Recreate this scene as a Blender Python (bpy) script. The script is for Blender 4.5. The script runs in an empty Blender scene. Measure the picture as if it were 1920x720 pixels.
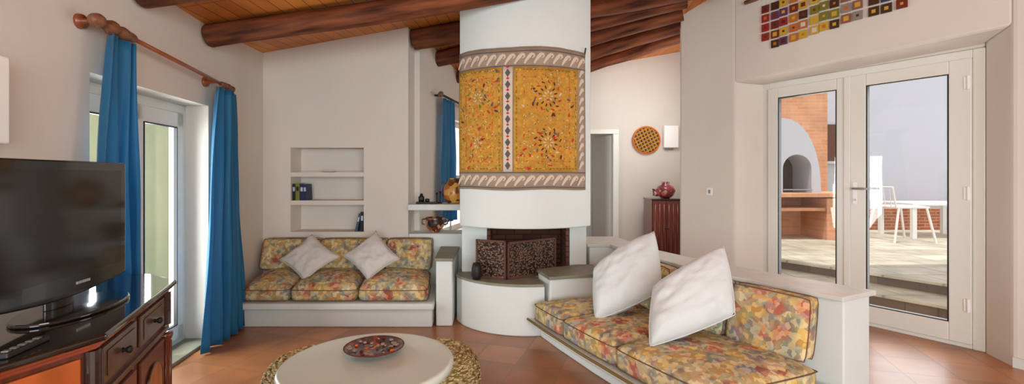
import bpy, bmesh, math, random
from mathutils import Vector, noise
random.seed(7)
C = bpy.context.scene.collection
F, EYE, CX, HY = 880.0, 1.3, 960.0, 330.0
PI = math.pi

def P(px, py, Y):
    return Vector(((px-CX)/F*Y, Y, EYE-(py-HY)/F*Y))

# ------------------------------------------------------------------ materials
MATS = {}
def new_mat(name):
    m = bpy.data.materials.new(name); m.use_nodes = True
    nt = m.node_tree; b = nt.nodes['Principled BSDF']
    MATS[name] = m
    return m, nt, b
def N(nt, t, **kw):
    n = nt.nodes.new(t)
    for k, v in kw.items(): setattr(n, k, v)
    return n
def L(nt, a, b): nt.links.new(a, b)
def col(c): return (c[0], c[1], c[2], 1)
def srgb(r, g, b):
    f = lambda v: (v/255/12.92) if v/255 <= .04045 else ((v/255+.055)/1.055)**2.4
    return (f(r), f(g), f(b))

def plain(name, c, rough=.6, metal=0, spec=.5, bump=0, bscale=30, var=0, vscale=4, coat=0, stretch=None):
    m, nt, b = new_mat(name)
    b.inputs['Base Color'].default_value = col(c)
    b.inputs['Roughness'].default_value = rough
    b.inputs['Metallic'].default_value = metal
    b.inputs['Specular IOR Level'].default_value = spec
    b.inputs['Coat Weight'].default_value = coat
    tc = N(nt, 'ShaderNodeTexCoord')
    src = tc.outputs['Object']
    if stretch:
        mp = N(nt, 'ShaderNodeMapping'); mp.inputs['Scale'].default_value = stretch
        L(nt, src, mp.inputs['Vector']); src = mp.outputs['Vector']
    if var:
        n = N(nt, 'ShaderNodeTexNoise'); n.inputs['Scale'].default_value = vscale; n.inputs['Detail'].default_value = 5
        L(nt, src, n.inputs['Vector'])
        r = N(nt, 'ShaderNodeValToRGB')
        r.color_ramp.elements[0].position = .3; r.color_ramp.elements[1].position = .7
        r.color_ramp.elements[0].color = col([x*(1-var) for x in c]); r.color_ramp.elements[1].color = col([min(1, x*(1+var)) for x in c])
        L(nt, n.outputs['Fac'], r.inputs['Fac']); L(nt, r.outputs['Color'], b.inputs['Base Color'])
    if bump:
        n2 = N(nt, 'ShaderNodeTexNoise'); n2.inputs['Scale'].default_value = bscale; n2.inputs['Detail'].default_value = 4
        L(nt, src, n2.inputs['Vector'])
        bp = N(nt, 'ShaderNodeBump'); bp.inputs['Strength'].default_value = bump; bp.inputs['Distance'].default_value = .02
        L(nt, n2.outputs['Fac'], bp.inputs['Height']); L(nt, bp.outputs['Normal'], b.inputs['Normal'])
    return m

plain('plaster', srgb(217, 210, 200), .85, bump=.25, bscale=5, var=.03, vscale=1.5)
plain('masonry_white', srgb(216, 222, 220), .75, bump=.25, bscale=6, var=.02, vscale=2)
plain('stone', srgb(132, 130, 112), .55, bump=.3, bscale=25, var=.2, vscale=7)
plain('slab_pale', srgb(206, 208, 202), .5, bump=.15, bscale=20, var=.08, vscale=6)
plain('upvc', srgb(222, 222, 214), .35)
plain('gasket', srgb(30, 30, 32), .5)
plain('chrome', (.7, .7, .7), .2, 1)
plain('dark_gloss', (.010, .009, .009), .12, spec=.6, coat=.4)
plain('screen', (.022, .021, .019), .1, spec=.5)
plain('silver_mark', (.55, .55, .57), .35, .6)
plain('black', (.012, .012, .013), .45)
plain('cab_wood', srgb(96, 42, 24), .25, var=.35, vscale=5, coat=.5, stretch=(8, 8, 1))
plain('cab_panel', srgb(168, 88, 44), .28, var=.3, vscale=4, coat=.4, stretch=(6, 6, 1))
plain('cab_orange_lit', srgb(168, 84, 36), .3, var=.3, vscale=3, coat=.4, stretch=(3, 3, 1))  # near end of the sideboard: light falling on it is put into the colour
plain('cab_moulding_lit', srgb(150, 66, 38), .25, var=.2, vscale=5, coat=.5)  # lighter red paints in the light on the near cornice
plain('cab_dark', srgb(44, 24, 18), .2, var=.2, vscale=5, coat=.6)
plain('cab_front', srgb(88, 58, 42), .3, var=.25, vscale=5, coat=.4, stretch=(6, 6, 1))
plain('cab_top', srgb(26, 14, 11), .08, coat=.8)
plain('rod_wood', srgb(140, 72, 36), .35, var=.25, vscale=8, coat=.3)
plain('finial_wood', srgb(120, 76, 50), .45, var=.35, vscale=14, bump=.5, bscale=30)
plain('pillow_white', srgb(212, 219, 222), .9, bump=.5, bscale=9)
plain('cream_cotton', srgb(204, 200, 194), .9, bump=.3, bscale=14)
plain('piping', srgb(112, 84, 64), .8)
plain('table_white', srgb(204, 212, 202), .3, coat=.2)
plain('iron', (.02, .018, .016), .5, .4)
plain('outside_white', srgb(196, 197, 206), .85)
plain('pale_green_wall', srgb(190, 198, 160), .85, var=.08, vscale=2)
plain('far_green', srgb(150, 160, 110), .9, var=.3, vscale=6)
plain('grey_door', srgb(192, 192, 188), .6)
plain('white_metal', srgb(240, 240, 238), .4)
plain('shutter', srgb(88, 52, 40), .6)
plain('oven_dark', srgb(86, 70, 58), .9, var=.3, vscale=5)
plain('gold_cloth', srgb(188, 138, 50), .9, var=.22, vscale=22)
plain('taupe_cloth', srgb(158, 138, 118), .9, var=.12, vscale=12)
plain('white_thread', srgb(208, 192, 176), .9)
plain('maroon_thread', srgb(92, 30, 22), .9)
plain('green_thread', srgb(98, 104, 40), .9)
plain('red_thread', srgb(188, 42, 26), .9)
plain('orange_thread', srgb(214, 108, 26), .9)
plain('yellow_thread', srgb(216, 174, 78), .9)
plain('grey_thread', srgb(92, 84, 84), .9)
plain('seagrass_back', srgb(120, 100, 56), .9)
plain('lampshade_white', srgb(244, 244, 240), .6)
plain('book_olive', srgb(120, 122, 50), .6); plain('book_navy', srgb(28, 40, 78), .5); plain('book_black', srgb(22, 22, 26), .5)
plain('book_teal', srgb(60, 82, 92), .5); plain('paper', srgb(225, 222, 214), .8)
plain('book_mark', srgb(180, 196, 216), .6)
plain('red_wood', srgb(120, 56, 44), .35, var=.4, vscale=3, stretch=(14, 14, .8), coat=.3)
plain('steel_grey', srgb(150, 150, 150), .3, .5)
plain('mudflat', srgb(120, 96, 80), .9, var=.2)

# floral upholstery
def floral(name, seed):
    m, nt, b = new_mat(name)
    b.inputs['Roughness'].default_value = .95
    tc = N(nt, 'ShaderNodeTexCoord')
    mp = N(nt, 'ShaderNodeMapping'); mp.inputs['Location'].default_value = (seed, seed*1.7, seed*.6)
    L(nt, tc.outputs['Object'], mp.inputs['Vector'])
    def warp(scale, amt):
        n = N(nt, 'ShaderNodeTexNoise'); n.inputs['Scale'].default_value = scale; n.inputs['Detail'].default_value = 4
        L(nt, mp.outputs['Vector'], n.inputs['Vector'])
        mx = N(nt, 'ShaderNodeMix', data_type='VECTOR'); mx.inputs[0].default_value = amt
        L(nt, mp.outputs['Vector'], mx.inputs[4]); L(nt, n.outputs['Color'], mx.inputs[5]); return mx.outputs[1]
    def ramp(fac, stops, interp='LINEAR'):
        r = N(nt, 'ShaderNodeValToRGB'); r.color_ramp.interpolation = interp; el = r.color_ramp.elements
        while len(el) < len(stops): el.new(.5)
        for e, (p, c) in zip(el, stops): e.position = p; e.color = col(srgb(*c))
        L(nt, fac, r.inputs['Fac']); return r.outputs['Color']
    # soft ground of leaves
    n1 = N(nt, 'ShaderNodeTexNoise'); n1.inputs['Scale'].default_value = 9; n1.inputs['Detail'].default_value = 4
    L(nt, mp.outputs['Vector'], n1.inputs['Vector'])
    g = ramp(n1.outputs['Fac'], [(.30, (108, 112, 92)), (.40, (142, 146, 128)), (.47, (196, 178, 120)), (.53, (208, 190, 140)), (.60, (150, 156, 150)), (.68, (118, 112, 96))])
    # flowers
    v = N(nt, 'ShaderNodeTexVoronoi'); v.inputs['Scale'].default_value = 9.5; L(nt, warp(20, .05), v.inputs['Vector'])
    sp = N(nt, 'ShaderNodeSeparateColor'); L(nt, v.outputs['Color'], sp.inputs['Color'])
    fc = ramp(sp.outputs['Red'], [(0, (212, 176, 92)), (.24, (198, 108, 88)), (.42, (222, 204, 160)), (.60, (164, 70, 64)), (.70, (204, 168, 104)), (.80, (140, 152, 140)), (.90, (128, 132, 150))], 'CONSTANT')
    mr = N(nt, 'ShaderNodeMapRange'); mr.inputs['From Min'].default_value = .62; mr.inputs['From Max'].default_value = .36
    L(nt, v.outputs['Distance'], mr.inputs['Value'])
    mixc = N(nt, 'ShaderNodeMix', data_type='RGBA'); L(nt, mr.outputs['Result'], mixc.inputs[0])
    L(nt, g, mixc.inputs[6]); L(nt, fc, mixc.inputs[7])
    # petals and leaf veins
    v2 = N(nt, 'ShaderNodeTexVoronoi'); v2.inputs['Scale'].default_value = 38; L(nt, warp(30, .03), v2.inputs['Vector'])
    s2 = N(nt, 'ShaderNodeSeparateColor'); L(nt, v2.outputs['Color'], s2.inputs['Color'])
    pc = ramp(s2.outputs['Green'], [(0, (230, 212, 168)), (.22, (160, 92, 70)), (.4, (126, 130, 104)), (.55, (222, 184, 110)), (.72, (112, 92, 72)), (.88, (160, 164, 158))], 'CONSTANT')
    m2 = N(nt, 'ShaderNodeMix', data_type='RGBA'); m2.inputs[0].default_value = .42
    L(nt, mixc.outputs[2], m2.inputs[6]); L(nt, pc, m2.inputs[7])
    L(nt, m2.outputs[2], b.inputs['Base Color'])
    bp = N(nt, 'ShaderNodeBump'); bp.inputs['Strength'].default_value = .2; bp.inputs['Distance'].default_value = .01
    L(nt, n1.outputs['Fac'], bp.inputs['Height']); L(nt, bp.outputs['Normal'], b.inputs['Normal'])
    return m
floral('floral', 3.1)

# logs of dark chestnut
def log_mat():
    m, nt, b = new_mat('log'); b.inputs['Roughness'].default_value = .75; b.inputs['Specular IOR Level'].default_value = .25
    tc = N(nt, 'ShaderNodeTexCoord'); mp = N(nt, 'ShaderNodeMapping'); mp.inputs['Scale'].default_value = (2, 14, 14)
    L(nt, tc.outputs['Object'], mp.inputs['Vector'])
    n = N(nt, 'ShaderNodeTexNoise'); n.inputs['Scale'].default_value = 1.2; n.inputs['Detail'].default_value = 6
    L(nt, mp.outputs['Vector'], n.inputs['Vector'])
    r = N(nt, 'ShaderNodeValToRGB'); e = r.color_ramp.elements
    e[0].position = .3; e[0].color = col(srgb(58, 28, 18)); e[1].position = .72; e[1].color = col(srgb(140, 80, 48))
    L(nt, n.outputs['Fac'], r.inputs['Fac']); L(nt, r.outputs['Color'], b.inputs['Base Color'])
    bp = N(nt, 'ShaderNodeBump'); bp.inputs['Strength'].default_value = .5; bp.inputs['Distance'].default_value = .02
    L(nt, n.outputs['Fac'], bp.inputs['Height']); L(nt, bp.outputs['Normal'], b.inputs['Normal'])
log_mat()

def brick_mat(name, c1, c2, mortar, w, h, msize, rough=.6, vec='xy', var=.25, off=0, coat=0, bump=.3, rotz=0, hue=None):
    m, nt, b = new_mat(name); b.inputs['Roughness'].default_value = rough; b.inputs['Coat Weight'].default_value = coat
    b.inputs['Coat Roughness'].default_value = .25
    tc = N(nt, 'ShaderNodeTexCoord')
    mp = N(nt, 'ShaderNodeMapping')
    if vec == 'xz': mp.inputs['Rotation'].default_value = (-PI/2, 0, 0)
    mp.inputs['Rotation'].default_value[2] = rotz if vec == 'xy' else 0
    L(nt, tc.outputs['Object'], mp.inputs['Vector'])
    br = N(nt, 'ShaderNodeTexBrick'); br.offset = off
    br.inputs['Scale'].default_value = 1; br.inputs['Brick Width'].default_value = w; br.inputs['Row Height'].default_value = h
    br.inputs['Mortar Size'].default_value = msize; br.inputs['Mortar Smooth'].default_value = .3; br.inputs['Bias'].default_value = 0
    br.inputs['Color1'].default_value = col(c1); br.inputs['Color2'].default_value = col(c2); br.inputs['Mortar'].default_value = col(mortar)
    L(nt, mp.outputs['Vector'], br.inputs['Vector'])
    n = N(nt, 'ShaderNodeTexNoise'); n.inputs['Scale'].default_value = 3.5; n.inputs['Detail'].default_value = 6
    L(nt, tc.outputs['Object'], n.inputs['Vector'])
    r = N(nt, 'ShaderNodeValToRGB'); e = r.color_ramp.elements
    e[0].position = .3; e[1].position = .7; e[0].color = (1-var, 1-var, 1-var, 1); e[1].color = (1, 1, 1, 1)
    L(nt, n.outputs['Fac'], r.inputs['Fac'])
    mx = N(nt, 'ShaderNodeMix', data_type='RGBA', blend_type='MULTIPLY'); mx.inputs[0].default_value = 1
    L(nt, br.outputs['Color'], mx.inputs[6]); L(nt, r.outputs['Color'], mx.inputs[7]); L(nt, mx.outputs[2], b.inputs['Base Color'])
    bp = N(nt, 'ShaderNodeBump'); bp.inputs['Strength'].default_value = bump; bp.inputs['Distance'].default_value = .004; bp.invert = True
    L(nt, br.outputs['Fac'], bp.inputs['Height']); L(nt, bp.outputs['Normal'], b.inputs['Normal'])
    return m
brick_mat('terracotta', srgb(192, 126, 70), srgb(160, 98, 54), srgb(140, 100, 70), .31, .31, .005, rough=.38, var=.35, coat=.3, rotz=.3)
brick_mat('planks', srgb(222, 142, 62), srgb(204, 118, 48), srgb(84, 42, 18), .105, 3.3, .003, rough=.5, var=.3, off=.0)
brick_mat('brick_orange', srgb(226, 164, 122), srgb(216, 148, 106), srgb(218, 170, 134), .22, .06, .008, rough=.85, vec='xz', off=.5)
brick_mat('brick_red', srgb(178, 104, 70), srgb(156, 84, 56), srgb(190, 150, 120), .22, .06, .008, rough=.85, vec='xz', off=.5)
brick_mat('brick_fire', srgb(134, 84, 62), srgb(106, 64, 50), srgb(70, 48, 40), .18, .05, .006, rough=.9, vec='xz', off=.5)
brick_mat('terrace_stone', srgb(232, 222, 202), srgb(206, 196, 172), srgb(176, 166, 140), .55, .42, .012, rough=.45, var=.4, off=.37)
brick_mat('step_stone', srgb(132, 112, 98), srgb(112, 92, 80), srgb(100, 88, 80), .3, .3, .006, rough=.7, var=.4)

def screen_metal():
    m, nt, b = new_mat('embossed_bronze'); b.inputs['Roughness'].default_value = .45; b.inputs['Metallic'].default_value = .5
    tc = N(nt, 'ShaderNodeTexCoord'); v = N(nt, 'ShaderNodeTexVoronoi'); v.feature = 'F1'; v.inputs['Scale'].default_value = 62
    L(nt, tc.outputs['Object'], v.inputs['Vector'])
    r = N(nt, 'ShaderNodeValToRGB'); e = r.color_ramp.elements
    e[0].position = .25; e[0].color = col(srgb(132, 98, 78)); e[1].position = .62; e[1].color = col(srgb(38, 24, 18))
    L(nt, v.outputs['Distance'], r.inputs['Fac']); L(nt, r.outputs['Color'], b.inputs['Base Color'])
    bp = N(nt, 'ShaderNodeBump'); bp.inputs['Strength'].default_value = .8; bp.inputs['Distance'].default_value = .006; bp.invert = True
    L(nt, v.outputs['Distance'], bp.inputs['Height']); L(nt, bp.outputs['Normal'], b.inputs['Normal'])
screen_metal()

def woven():
    m, nt, b = new_mat('seagrass'); b.inputs['Roughness'].default_value = .9
    tc = N(nt, 'ShaderNodeTexCoord'); v = N(nt, 'ShaderNodeTexVoronoi'); v.inputs['Scale'].default_value = 48
    mp = N(nt, 'ShaderNodeMapping'); mp.inputs['Scale'].default_value = (1, 1, 2.0)
    L(nt, tc.outputs['Object'], mp.inputs['Vector']); L(nt, mp.outputs['Vector'], v.inputs['Vector'])
    r = N(nt, 'ShaderNodeValToRGB'); e = r.color_ramp.elements
    e[0].position = .2; e[0].color = col(srgb(218, 198, 142)); e[1].position = .75; e[1].color = col(srgb(122, 98, 52))
    L(nt, v.outputs['Distance'], r.inputs['Fac']); L(nt, r.outputs['Color'], b.inputs['Base Color'])
    bp = N(nt, 'ShaderNodeBump'); bp.inputs['Strength'].default_value = 1; bp.inputs['Distance'].default_value = .012; bp.invert = True
    L(nt, v.outputs['Distance'], bp.inputs['Height']); L(nt, bp.outputs['Normal'], b.inputs['Normal'])
woven()

def patchy(name, stops, scale, rough=.35, coat=.4, stretch=(1, 1, 1)):
    m, nt, b = new_mat(name); b.inputs['Roughness'].default_value = rough; b.inputs['Coat Weight'].default_value = coat
    tc = N(nt, 'ShaderNodeTexCoord'); mp = N(nt, 'ShaderNodeMapping'); mp.inputs['Scale'].default_value = stretch
    v = N(nt, 'ShaderNodeTexVoronoi'); v.inputs['Scale'].default_value = scale
    L(nt, tc.outputs['Object'], mp.inputs['Vector']); L(nt, mp.outputs['Vector'], v.inputs['Vector'])
    s = N(nt, 'ShaderNodeSeparateColor'); L(nt, v.outputs['Color'], s.inputs['Color'])
    r = N(nt, 'ShaderNodeValToRGB'); r.color_ramp.interpolation = 'CONSTANT'; el = r.color_ramp.elements
    while len(el) < len(stops): el.new(.5)
    for i, (e, c) in enumerate(zip(el, stops)): e.position = i/len(stops); e.color = col(srgb(*c))
    L(nt, s.outputs['Red'], r.inputs['Fac']); L(nt, r.outputs['Color'], b.inputs['Base Color'])
patchy('painted_dish', [(78, 24, 22), (46, 20, 24), (140, 60, 34), (58, 48, 74), (84, 32, 30), (110, 84, 70), (56, 22, 28), (66, 56, 52)], 30)
patchy('painted_pot', [(52, 30, 24), (150, 90, 50), (110, 44, 34), (200, 150, 100), (30, 24, 26), (80, 36, 30)], 26)
patchy('painted_bag', [(206, 140, 40), (232, 176, 70), (120, 66, 34), (190, 104, 40), (70, 44, 30), (214, 160, 80)], 17)
patchy('red_pattern', [(150, 52, 50), (196, 92, 84), (110, 40, 46), (176, 130, 126), (130, 50, 48)], 24)

def curtain_mat():
    m, nt, b = new_mat('blue_curtain')
    b.inputs['Base Color'].default_value = col(srgb(24, 114, 160)); b.inputs['Roughness'].default_value = .6
    b.inputs['Sheen Weight'].default_value = .2
    tr = N(nt, 'ShaderNodeBsdfTranslucent'); tr.inputs['Color'].default_value = col(srgb(26, 138, 186))
    ms = N(nt, 'ShaderNodeMixShader'); ms.inputs[0].default_value = .3
    L(nt, b.outputs['BSDF'], ms.inputs[1]); L(nt, tr.outputs['BSDF'], ms.inputs[2])
    L(nt, ms.outputs[0], nt.nodes['Material Output'].inputs['Surface'])
curtain_mat()
def glass_mat():
    m, nt, b = new_mat('glass')
    t = N(nt, 'ShaderNodeBsdfTransparent'); g = N(nt, 'ShaderNodeBsdfGlossy'); g.inputs['Roughness'].default_value = .02
    fr = N(nt, 'ShaderNodeLayerWeight'); fr.inputs['Blend'].default_value = .5
    pw = N(nt, 'ShaderNodeMath', operation='POWER'); pw.inputs[1].default_value = 5; L(nt, fr.outputs['Facing'], pw.inputs[0])
    ma = N(nt, 'ShaderNodeMath', operation='MULTIPLY_ADD'); ma.inputs[1].default_value = .9; ma.inputs[2].default_value = .035; L(nt, pw.outputs[0], ma.inputs[0])
    ms = N(nt, 'ShaderNodeMixShader'); L(nt, ma.outputs[0], ms.inputs[0])
    L(nt, t.outputs[0], ms.inputs[1]); L(nt, g.outputs[0], ms.inputs[2])
    L(nt, ms.outputs[0], nt.nodes['Material Output'].inputs['Surface'])
glass_mat()

# ------------------------------------------------------------------ mesh helper
class MB:
    def __init__(s): s.v, s.f, s.m = [], [], []
    def add(s, vs, fs, mi=0):
        o = len(s.v); s.v += [tuple(v) for v in vs]; s.f += [tuple(i+o for i in f) for f in fs]; s.m += [mi]*len(fs); return s
    def prism(s, poly, z0, z1, mi=0):          # poly of (x,y); z0/z1 number or list
        n = len(poly); z0 = z0 if isinstance(z0, (list, tuple)) else [z0]*n; z1 = z1 if isinstance(z1, (list, tuple)) else [z1]*n
        vs = [(p[0], p[1], z) for p, z in zip(poly, z0)] + [(p[0], p[1], z) for p, z in zip(poly, z1)]
        fs = [tuple(range(n))[::-1], tuple(range(n, 2*n))] + [(i, (i+1) % n, n+(i+1) % n, n+i) for i in range(n)]
        return s.add(vs, fs, mi)
    def hexa(s, c, mi=0):                      # 8 corners: 4 bottom 4 top
        return s.add(c, [(3, 2, 1, 0), (4, 5, 6, 7), (0, 1, 5, 4), (1, 2, 6, 5), (2, 3, 7, 6), (3, 0, 4, 7)], mi)
    def box(s, x0, x1, y0, y1, z0, z1, mi=0): return s.prism([(x0, y0), (x1, y0), (x1, y1), (x0, y1)], z0, z1, mi)
    def tube(s, pts, r, seg=10, mi=0, caps=True, closed=False):
        pts = [Vector(p) for p in pts]; n = len(pts)
        rs = r if isinstance(r, (list, tuple)) else [r]*n
        rings = []; up = None
        for i, p in enumerate(pts):
            a = pts[(i-1) % n] if (closed or i > 0) else p; b = pts[(i+1) % n] if (closed or i < n-1) else p
            t = (b-a).normalized()
            if up is None:
                up = Vector((0, 0, 1)) if abs(t.z) < .9 else Vector((1, 0, 0))
            x = t.cross(up).normalized(); up = x.cross(t).normalized()
            rings.append([p+(x*math.cos(2*PI*k/seg)+up*math.sin(2*PI*k/seg))*rs[i] for k in range(seg)])
        vs = [q for rg in rings for q in rg]; fs = []
        for i in range(n if closed else n-1):
            for k in range(seg):
                a, b2 = i*seg+k, i*seg+(k+1) % seg; j = ((i+1) % n)*seg
                fs.append((a, b2, j+(k+1) % seg, j+k))
        if caps and not closed:
            fs += [tuple(range(seg))[::-1], tuple(range((n-1)*seg, n*seg))]
        return s.add(vs, fs, mi)
    def lathe(s, prof, c, seg=32, mi=0, axis='z'):  # prof (r,h) list
        vs, fs = [], []
        for (r, h) in prof:
            for k in range(seg):
                a = 2*PI*k/seg
                vs.append((c[0]+r*math.cos(a), c[1]+r*math.sin(a), c[2]+h) if axis == 'z' else (c[0]+r*math.cos(a), c[1]+h, c[2]+r*math.sin(a)))
        for i in range(len(prof)-1):
            for k in range(seg):
                fs.append((i*seg+k, i*seg+(k+1) % seg, (i+1)*seg+(k+1) % seg, (i+1)*seg+k))
        fs += [tuple(range(seg))[::-1], tuple(range((len(prof)-1)*seg, len(prof)*seg))]
        return s.add(vs, fs, mi)
    def build(s, name, mats, parent=None, smooth=False, bevel=0, org=None, subd=0, solid=0, seg=2):
        me = bpy.data.meshes.new(name)
        o = bpy.data.objects.new(name, me); C.objects.link(o)
        pw = Vector((0, 0, 0))
        if parent is not None:
            q = parent
            while q is not None: pw += q.location; q = q.parent
            o.parent = parent
        org = pw if org is None else Vector(org)
        me.from_pydata([Vector(v)-org for v in s.v], [], s.f)
        o.location = org-pw
        for mt in ([mats] if isinstance(mats, str) else mats): me.materials.append(MATS[mt])
        for p, mi in zip(me.polygons, s.m): p.material_index = mi; p.use_smooth = smooth
        bm = bmesh.new(); bm.from_mesh(me); bmesh.ops.recalc_face_normals(bm, faces=bm.faces); bm.to_mesh(me); bm.free()
        if solid:
            md = o.modifiers.new('s', 'SOLIDIFY'); md.thickness = solid; md.offset = 0
        if bevel:
            md = o.modifiers.new('b', 'BEVEL'); md.width = bevel; md.segments = seg; md.limit_method = 'ANGLE'; md.angle_limit = .6
            if not smooth:
                for p in me.polygons: p.use_smooth = False
        if subd:
            md = o.modifiers.new('u', 'SUBSURF'); md.levels = subd; md.render_levels = subd
        return o

def thing(name, label, cat, loc=(0, 0, 0), group=None):
    o = bpy.data.objects.new(name, None); C.objects.link(o); o.location = loc; o.empty_display_size = .1
    return tag(o, label, cat, group)
def tag(o, label, cat, group=None):
    o['label'] = label; o['category'] = cat
    if group: o['group'] = group
    return o
def struct(o): o['kind'] = 'structure'; return o

# plan frames
def LW(Y, off=0):            # point on left wall line, off = towards the room
    return (-1.926-.125*Y+off, Y)
def DW(t, n):                # door wall frame: t along (away from camera), n outward
    return (3.29-.539*t+.843*n, 3.39+.843*t+.539*n)

# ------------------------------------------------------------------ setting
struct(MB().prism([(-3, -3), (7, -3), DW(-4, .45), DW(-.06, .45), DW(1.62, .45), DW(2.47, .45), (3.4, 8), (-3, 8)], -.12, 0).build('floor', 'terracotta'))

# ceiling, a tilted boarded roof
rows = [(-3.0, -3.0, 2.90), (2.9, 2.9, 2.89), (3.75, 3.85, 2.90), (4.85, 4.85, 3.0)]
cm = MB(); vs = []
xs = [-2.75, -1.2, .1, 1.4, 2.4, 4.0, 6.6]
for (yl, yr, c) in rows:
    for i, x in enumerate(xs):
        vs.append((x, yl+(yr-yl)*min(1, (x+2.75)/5), c+.177*x))
n = len(xs); top = [(v[0], v[1], v[2]+.08) for v in vs]
fs = [(r*n+i, r*n+i+1, (r+1)*n+i+1, (r+1)*n+i) for r in range(len(rows)-1) for i in range(n-1)]
cm.add(vs, fs); cm.add(top, fs)
rows2 = [[(-1.4, 4.85), (.8, 4.85), (2.5, 4.85), 3.0], [(-1.4, 5.72), (.88, 5.30), (2.5, 4.92), 2.943], [(-1.4, 6.62), (.96, 5.77), (2.5, 5.02), 2.855],
         [(-1.4, 7.5), (1.05, 6.31), (2.6, 5.2), 2.80], [(-1.4, 8.2), (1.16, 6.97), (2.7, 5.5), 2.77], [(-1.4, 8.6), (1.3, 8.3), (3.2, 7.9), 2.77]]
vs = [(p[0], p[1], r[3]+.177*p[0]) for r in rows2 for p in r[:3]]
fs = [(r*3+i, r*3+i+1, (r+1)*3+i+1, (r+1)*3+i) for r in range(len(rows2)-1) for i in range(2)]
cm.add(vs, fs); cm.add([(v[0], v[1], v[2]+.08) for v in vs], fs)
struct(cm.build('ceiling', 'planks'))

# left wall with the balcony opening
wl = MB(); T = -.25
def seg(mb, y0, y1, z0, z1, zt0=None):
    mb.prism([LW(y0), LW(y1), LW(y1, T), LW(y0, T)], z0, z1)
seg(wl, -3, 2.485, -.1, 2.62); seg(wl, 3.69, 4.95, -.1, 2.62); seg(wl, 2.485, 3.69, 1.85, 2.62)
struct(wl.build('wall_left', 'plaster'))
# back wall with recessed niche
YB = 4.75
bw = MB(); xl, xr = -2.56, -1.05; n0, n1, zb, zt = -2.24, -1.50, .735, 1.586
nb = YB+.24
bw.box(xl, n0, YB, YB+.34, -.1, 2.95); bw.box(n1, xr, YB, YB+.34, -.1, 2.95)
bw.box(n0, n1, YB, YB+.34, -.1, zb); bw.box(n0, n1, YB, YB+.34, zt, 2.95); bw.box(n0, n1, nb, YB+.34, zb, zt)
for y in (331, 384):
    z1 = EYE-(y-8-HY)/F*YB; bw.box(n0, n1, YB+.005, nb, z1-.045, z1)
struct(bw.build('wall_back', 'plaster'))
# receding wall behind, with a window
def RW(y, off=0): return (-1.05+.19*(y-4.75)+off, y)
rw = MB()
for (a, b, z0, z1) in ((5.05, 5.78, -.1, 3), (7.0, 8.3, -.1, 3), (5.78, 7.0, -.1, .55), (5.78, 7.0, 2.05, 3)):
    rw.prism([RW(a), RW(b), RW(b, -.3), RW(a, -.3)], z0, z1)
struct(rw.build('wall_passage', 'plaster'))
w2 = MB()
for (a, b, z0, z1) in ((5.8, 5.86, .55, 2.05), (6.37, 6.43, .55, 2.05), (6.92, 7.0, .55, 2.05), (5.8, 7, .55, .62), (5.8, 7, 1.98, 2.05), (5.8, 7, 1.25, 1.31)):
    w2.prism([RW(a, -.1), RW(b, -.1), RW(b, -.15), RW(a, -.15)], z0, z1)
wo = struct(w2.build('window_2', 'upvc'))
MB().prism([RW(5.8, -.12), RW(7, -.12), RW(7, -.126), RW(5.8, -.126)], .56, 2.04).build('pane', 'glass', wo)
# far hall wall with doorway
fw = MB(); YF = 7.3
dx0, dx1, dz = 1.05, 1.58, 1.96
fw.box(-1.2, dx0, YF, YF+.2, -.1, 3.7); fw.box(dx1, 3.2, YF, YF+.2, -.1, 3.7); fw.box(dx0, dx1, YF, YF+.2, dz, 3.7)
struct(fw.build('wall_hall', 'plaster'))
tr = MB(); tr.box(dx1-.01, dx1+.08, YF-.02, YF-.001, 0, dz-.005); tr.box(dx0-.08, dx1+.08, YF-.02, YF-.001, dz-.005, dz+.07); tr.box(dx0-.08, dx0+.01, YF-.02, YF-.001, 0, dz-.005)
d3 = struct(tr.build('door_3', 'upvc', bevel=.006))
MB().prism([(dx1, YF+.06), (dx1-.16, YF+.75), (dx1-.20, YF+.74), (dx1-.04, YF+.05)], .01, dz-.02).build('leaf', 'grey_door', d3)
struct(MB().box(.6, 2.6, 8.1, 8.25, 0, 3.4).build('wall_far', 'grey_door'))
# door wall
dw = MB(); H = 3.98
def DP(l): return [DW(*q) for q in l]
dw.prism(DP([(2.47, 0), (1.794, 0), (1.60, .2), (1.60, .45), (2.47, .45)]), -.1, H)
dw.prism(DP([(-.229, 0), (-4.6, 0), (-4.6, .45), (-.05, .45), (-.05, .2)]), -.1, H)
a, b_ = DW(1.794, 0), DW(-.229, 0)
dw.hexa([(*DW(1.794, 0), 2.275), (*DW(-.229, 0), 2.33), (*DW(-.05, .2), 2.27), (*DW(1.60, .2), 2.235),
         (*DW(1.794, 0), H), (*DW(-.229, 0), H), (*DW(-.05, .2), H), (*DW(1.60, .2), H)])
dw.prism(DP([(1.6, .2), (-.05, .2), (-.05, .45), (1.6, .45)]), 2.25, H)
# return of the wall end into the hall
dw.prism([DW(2.47, 0), DW(2.47, .45), (3.1, 7.4), (2.86, 7.4)], -.1, H)
struct(dw.build('wall_right', 'plaster', bevel=.02))
# unseen rear wall; its opening is assumed, added to let daylight in
rb = MB(); rb.box(-3, -1.7, -3.2, -3, -.1, 4.1); rb.box(4.2, 6.4, -3.2, -3, -.1, 4.1); rb.box(-1.7, 4.2, -3.2, -3, -.1, .35); rb.box(-1.7, 4.2, -3.2, -3, 2.45, 4.1)
rb.box(6.2, 6.4, -3, 0, -.1, 4.1)
struct(rb.build('wall_rear', 'plaster'))
# skirting
struct(MB().prism(DP([(-.229, 0), (-4.5, 0), (-4.5, -.015), (-.229, -.015)]), 0, .07).build('baseboard_right', 'slab_pale'))

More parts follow.
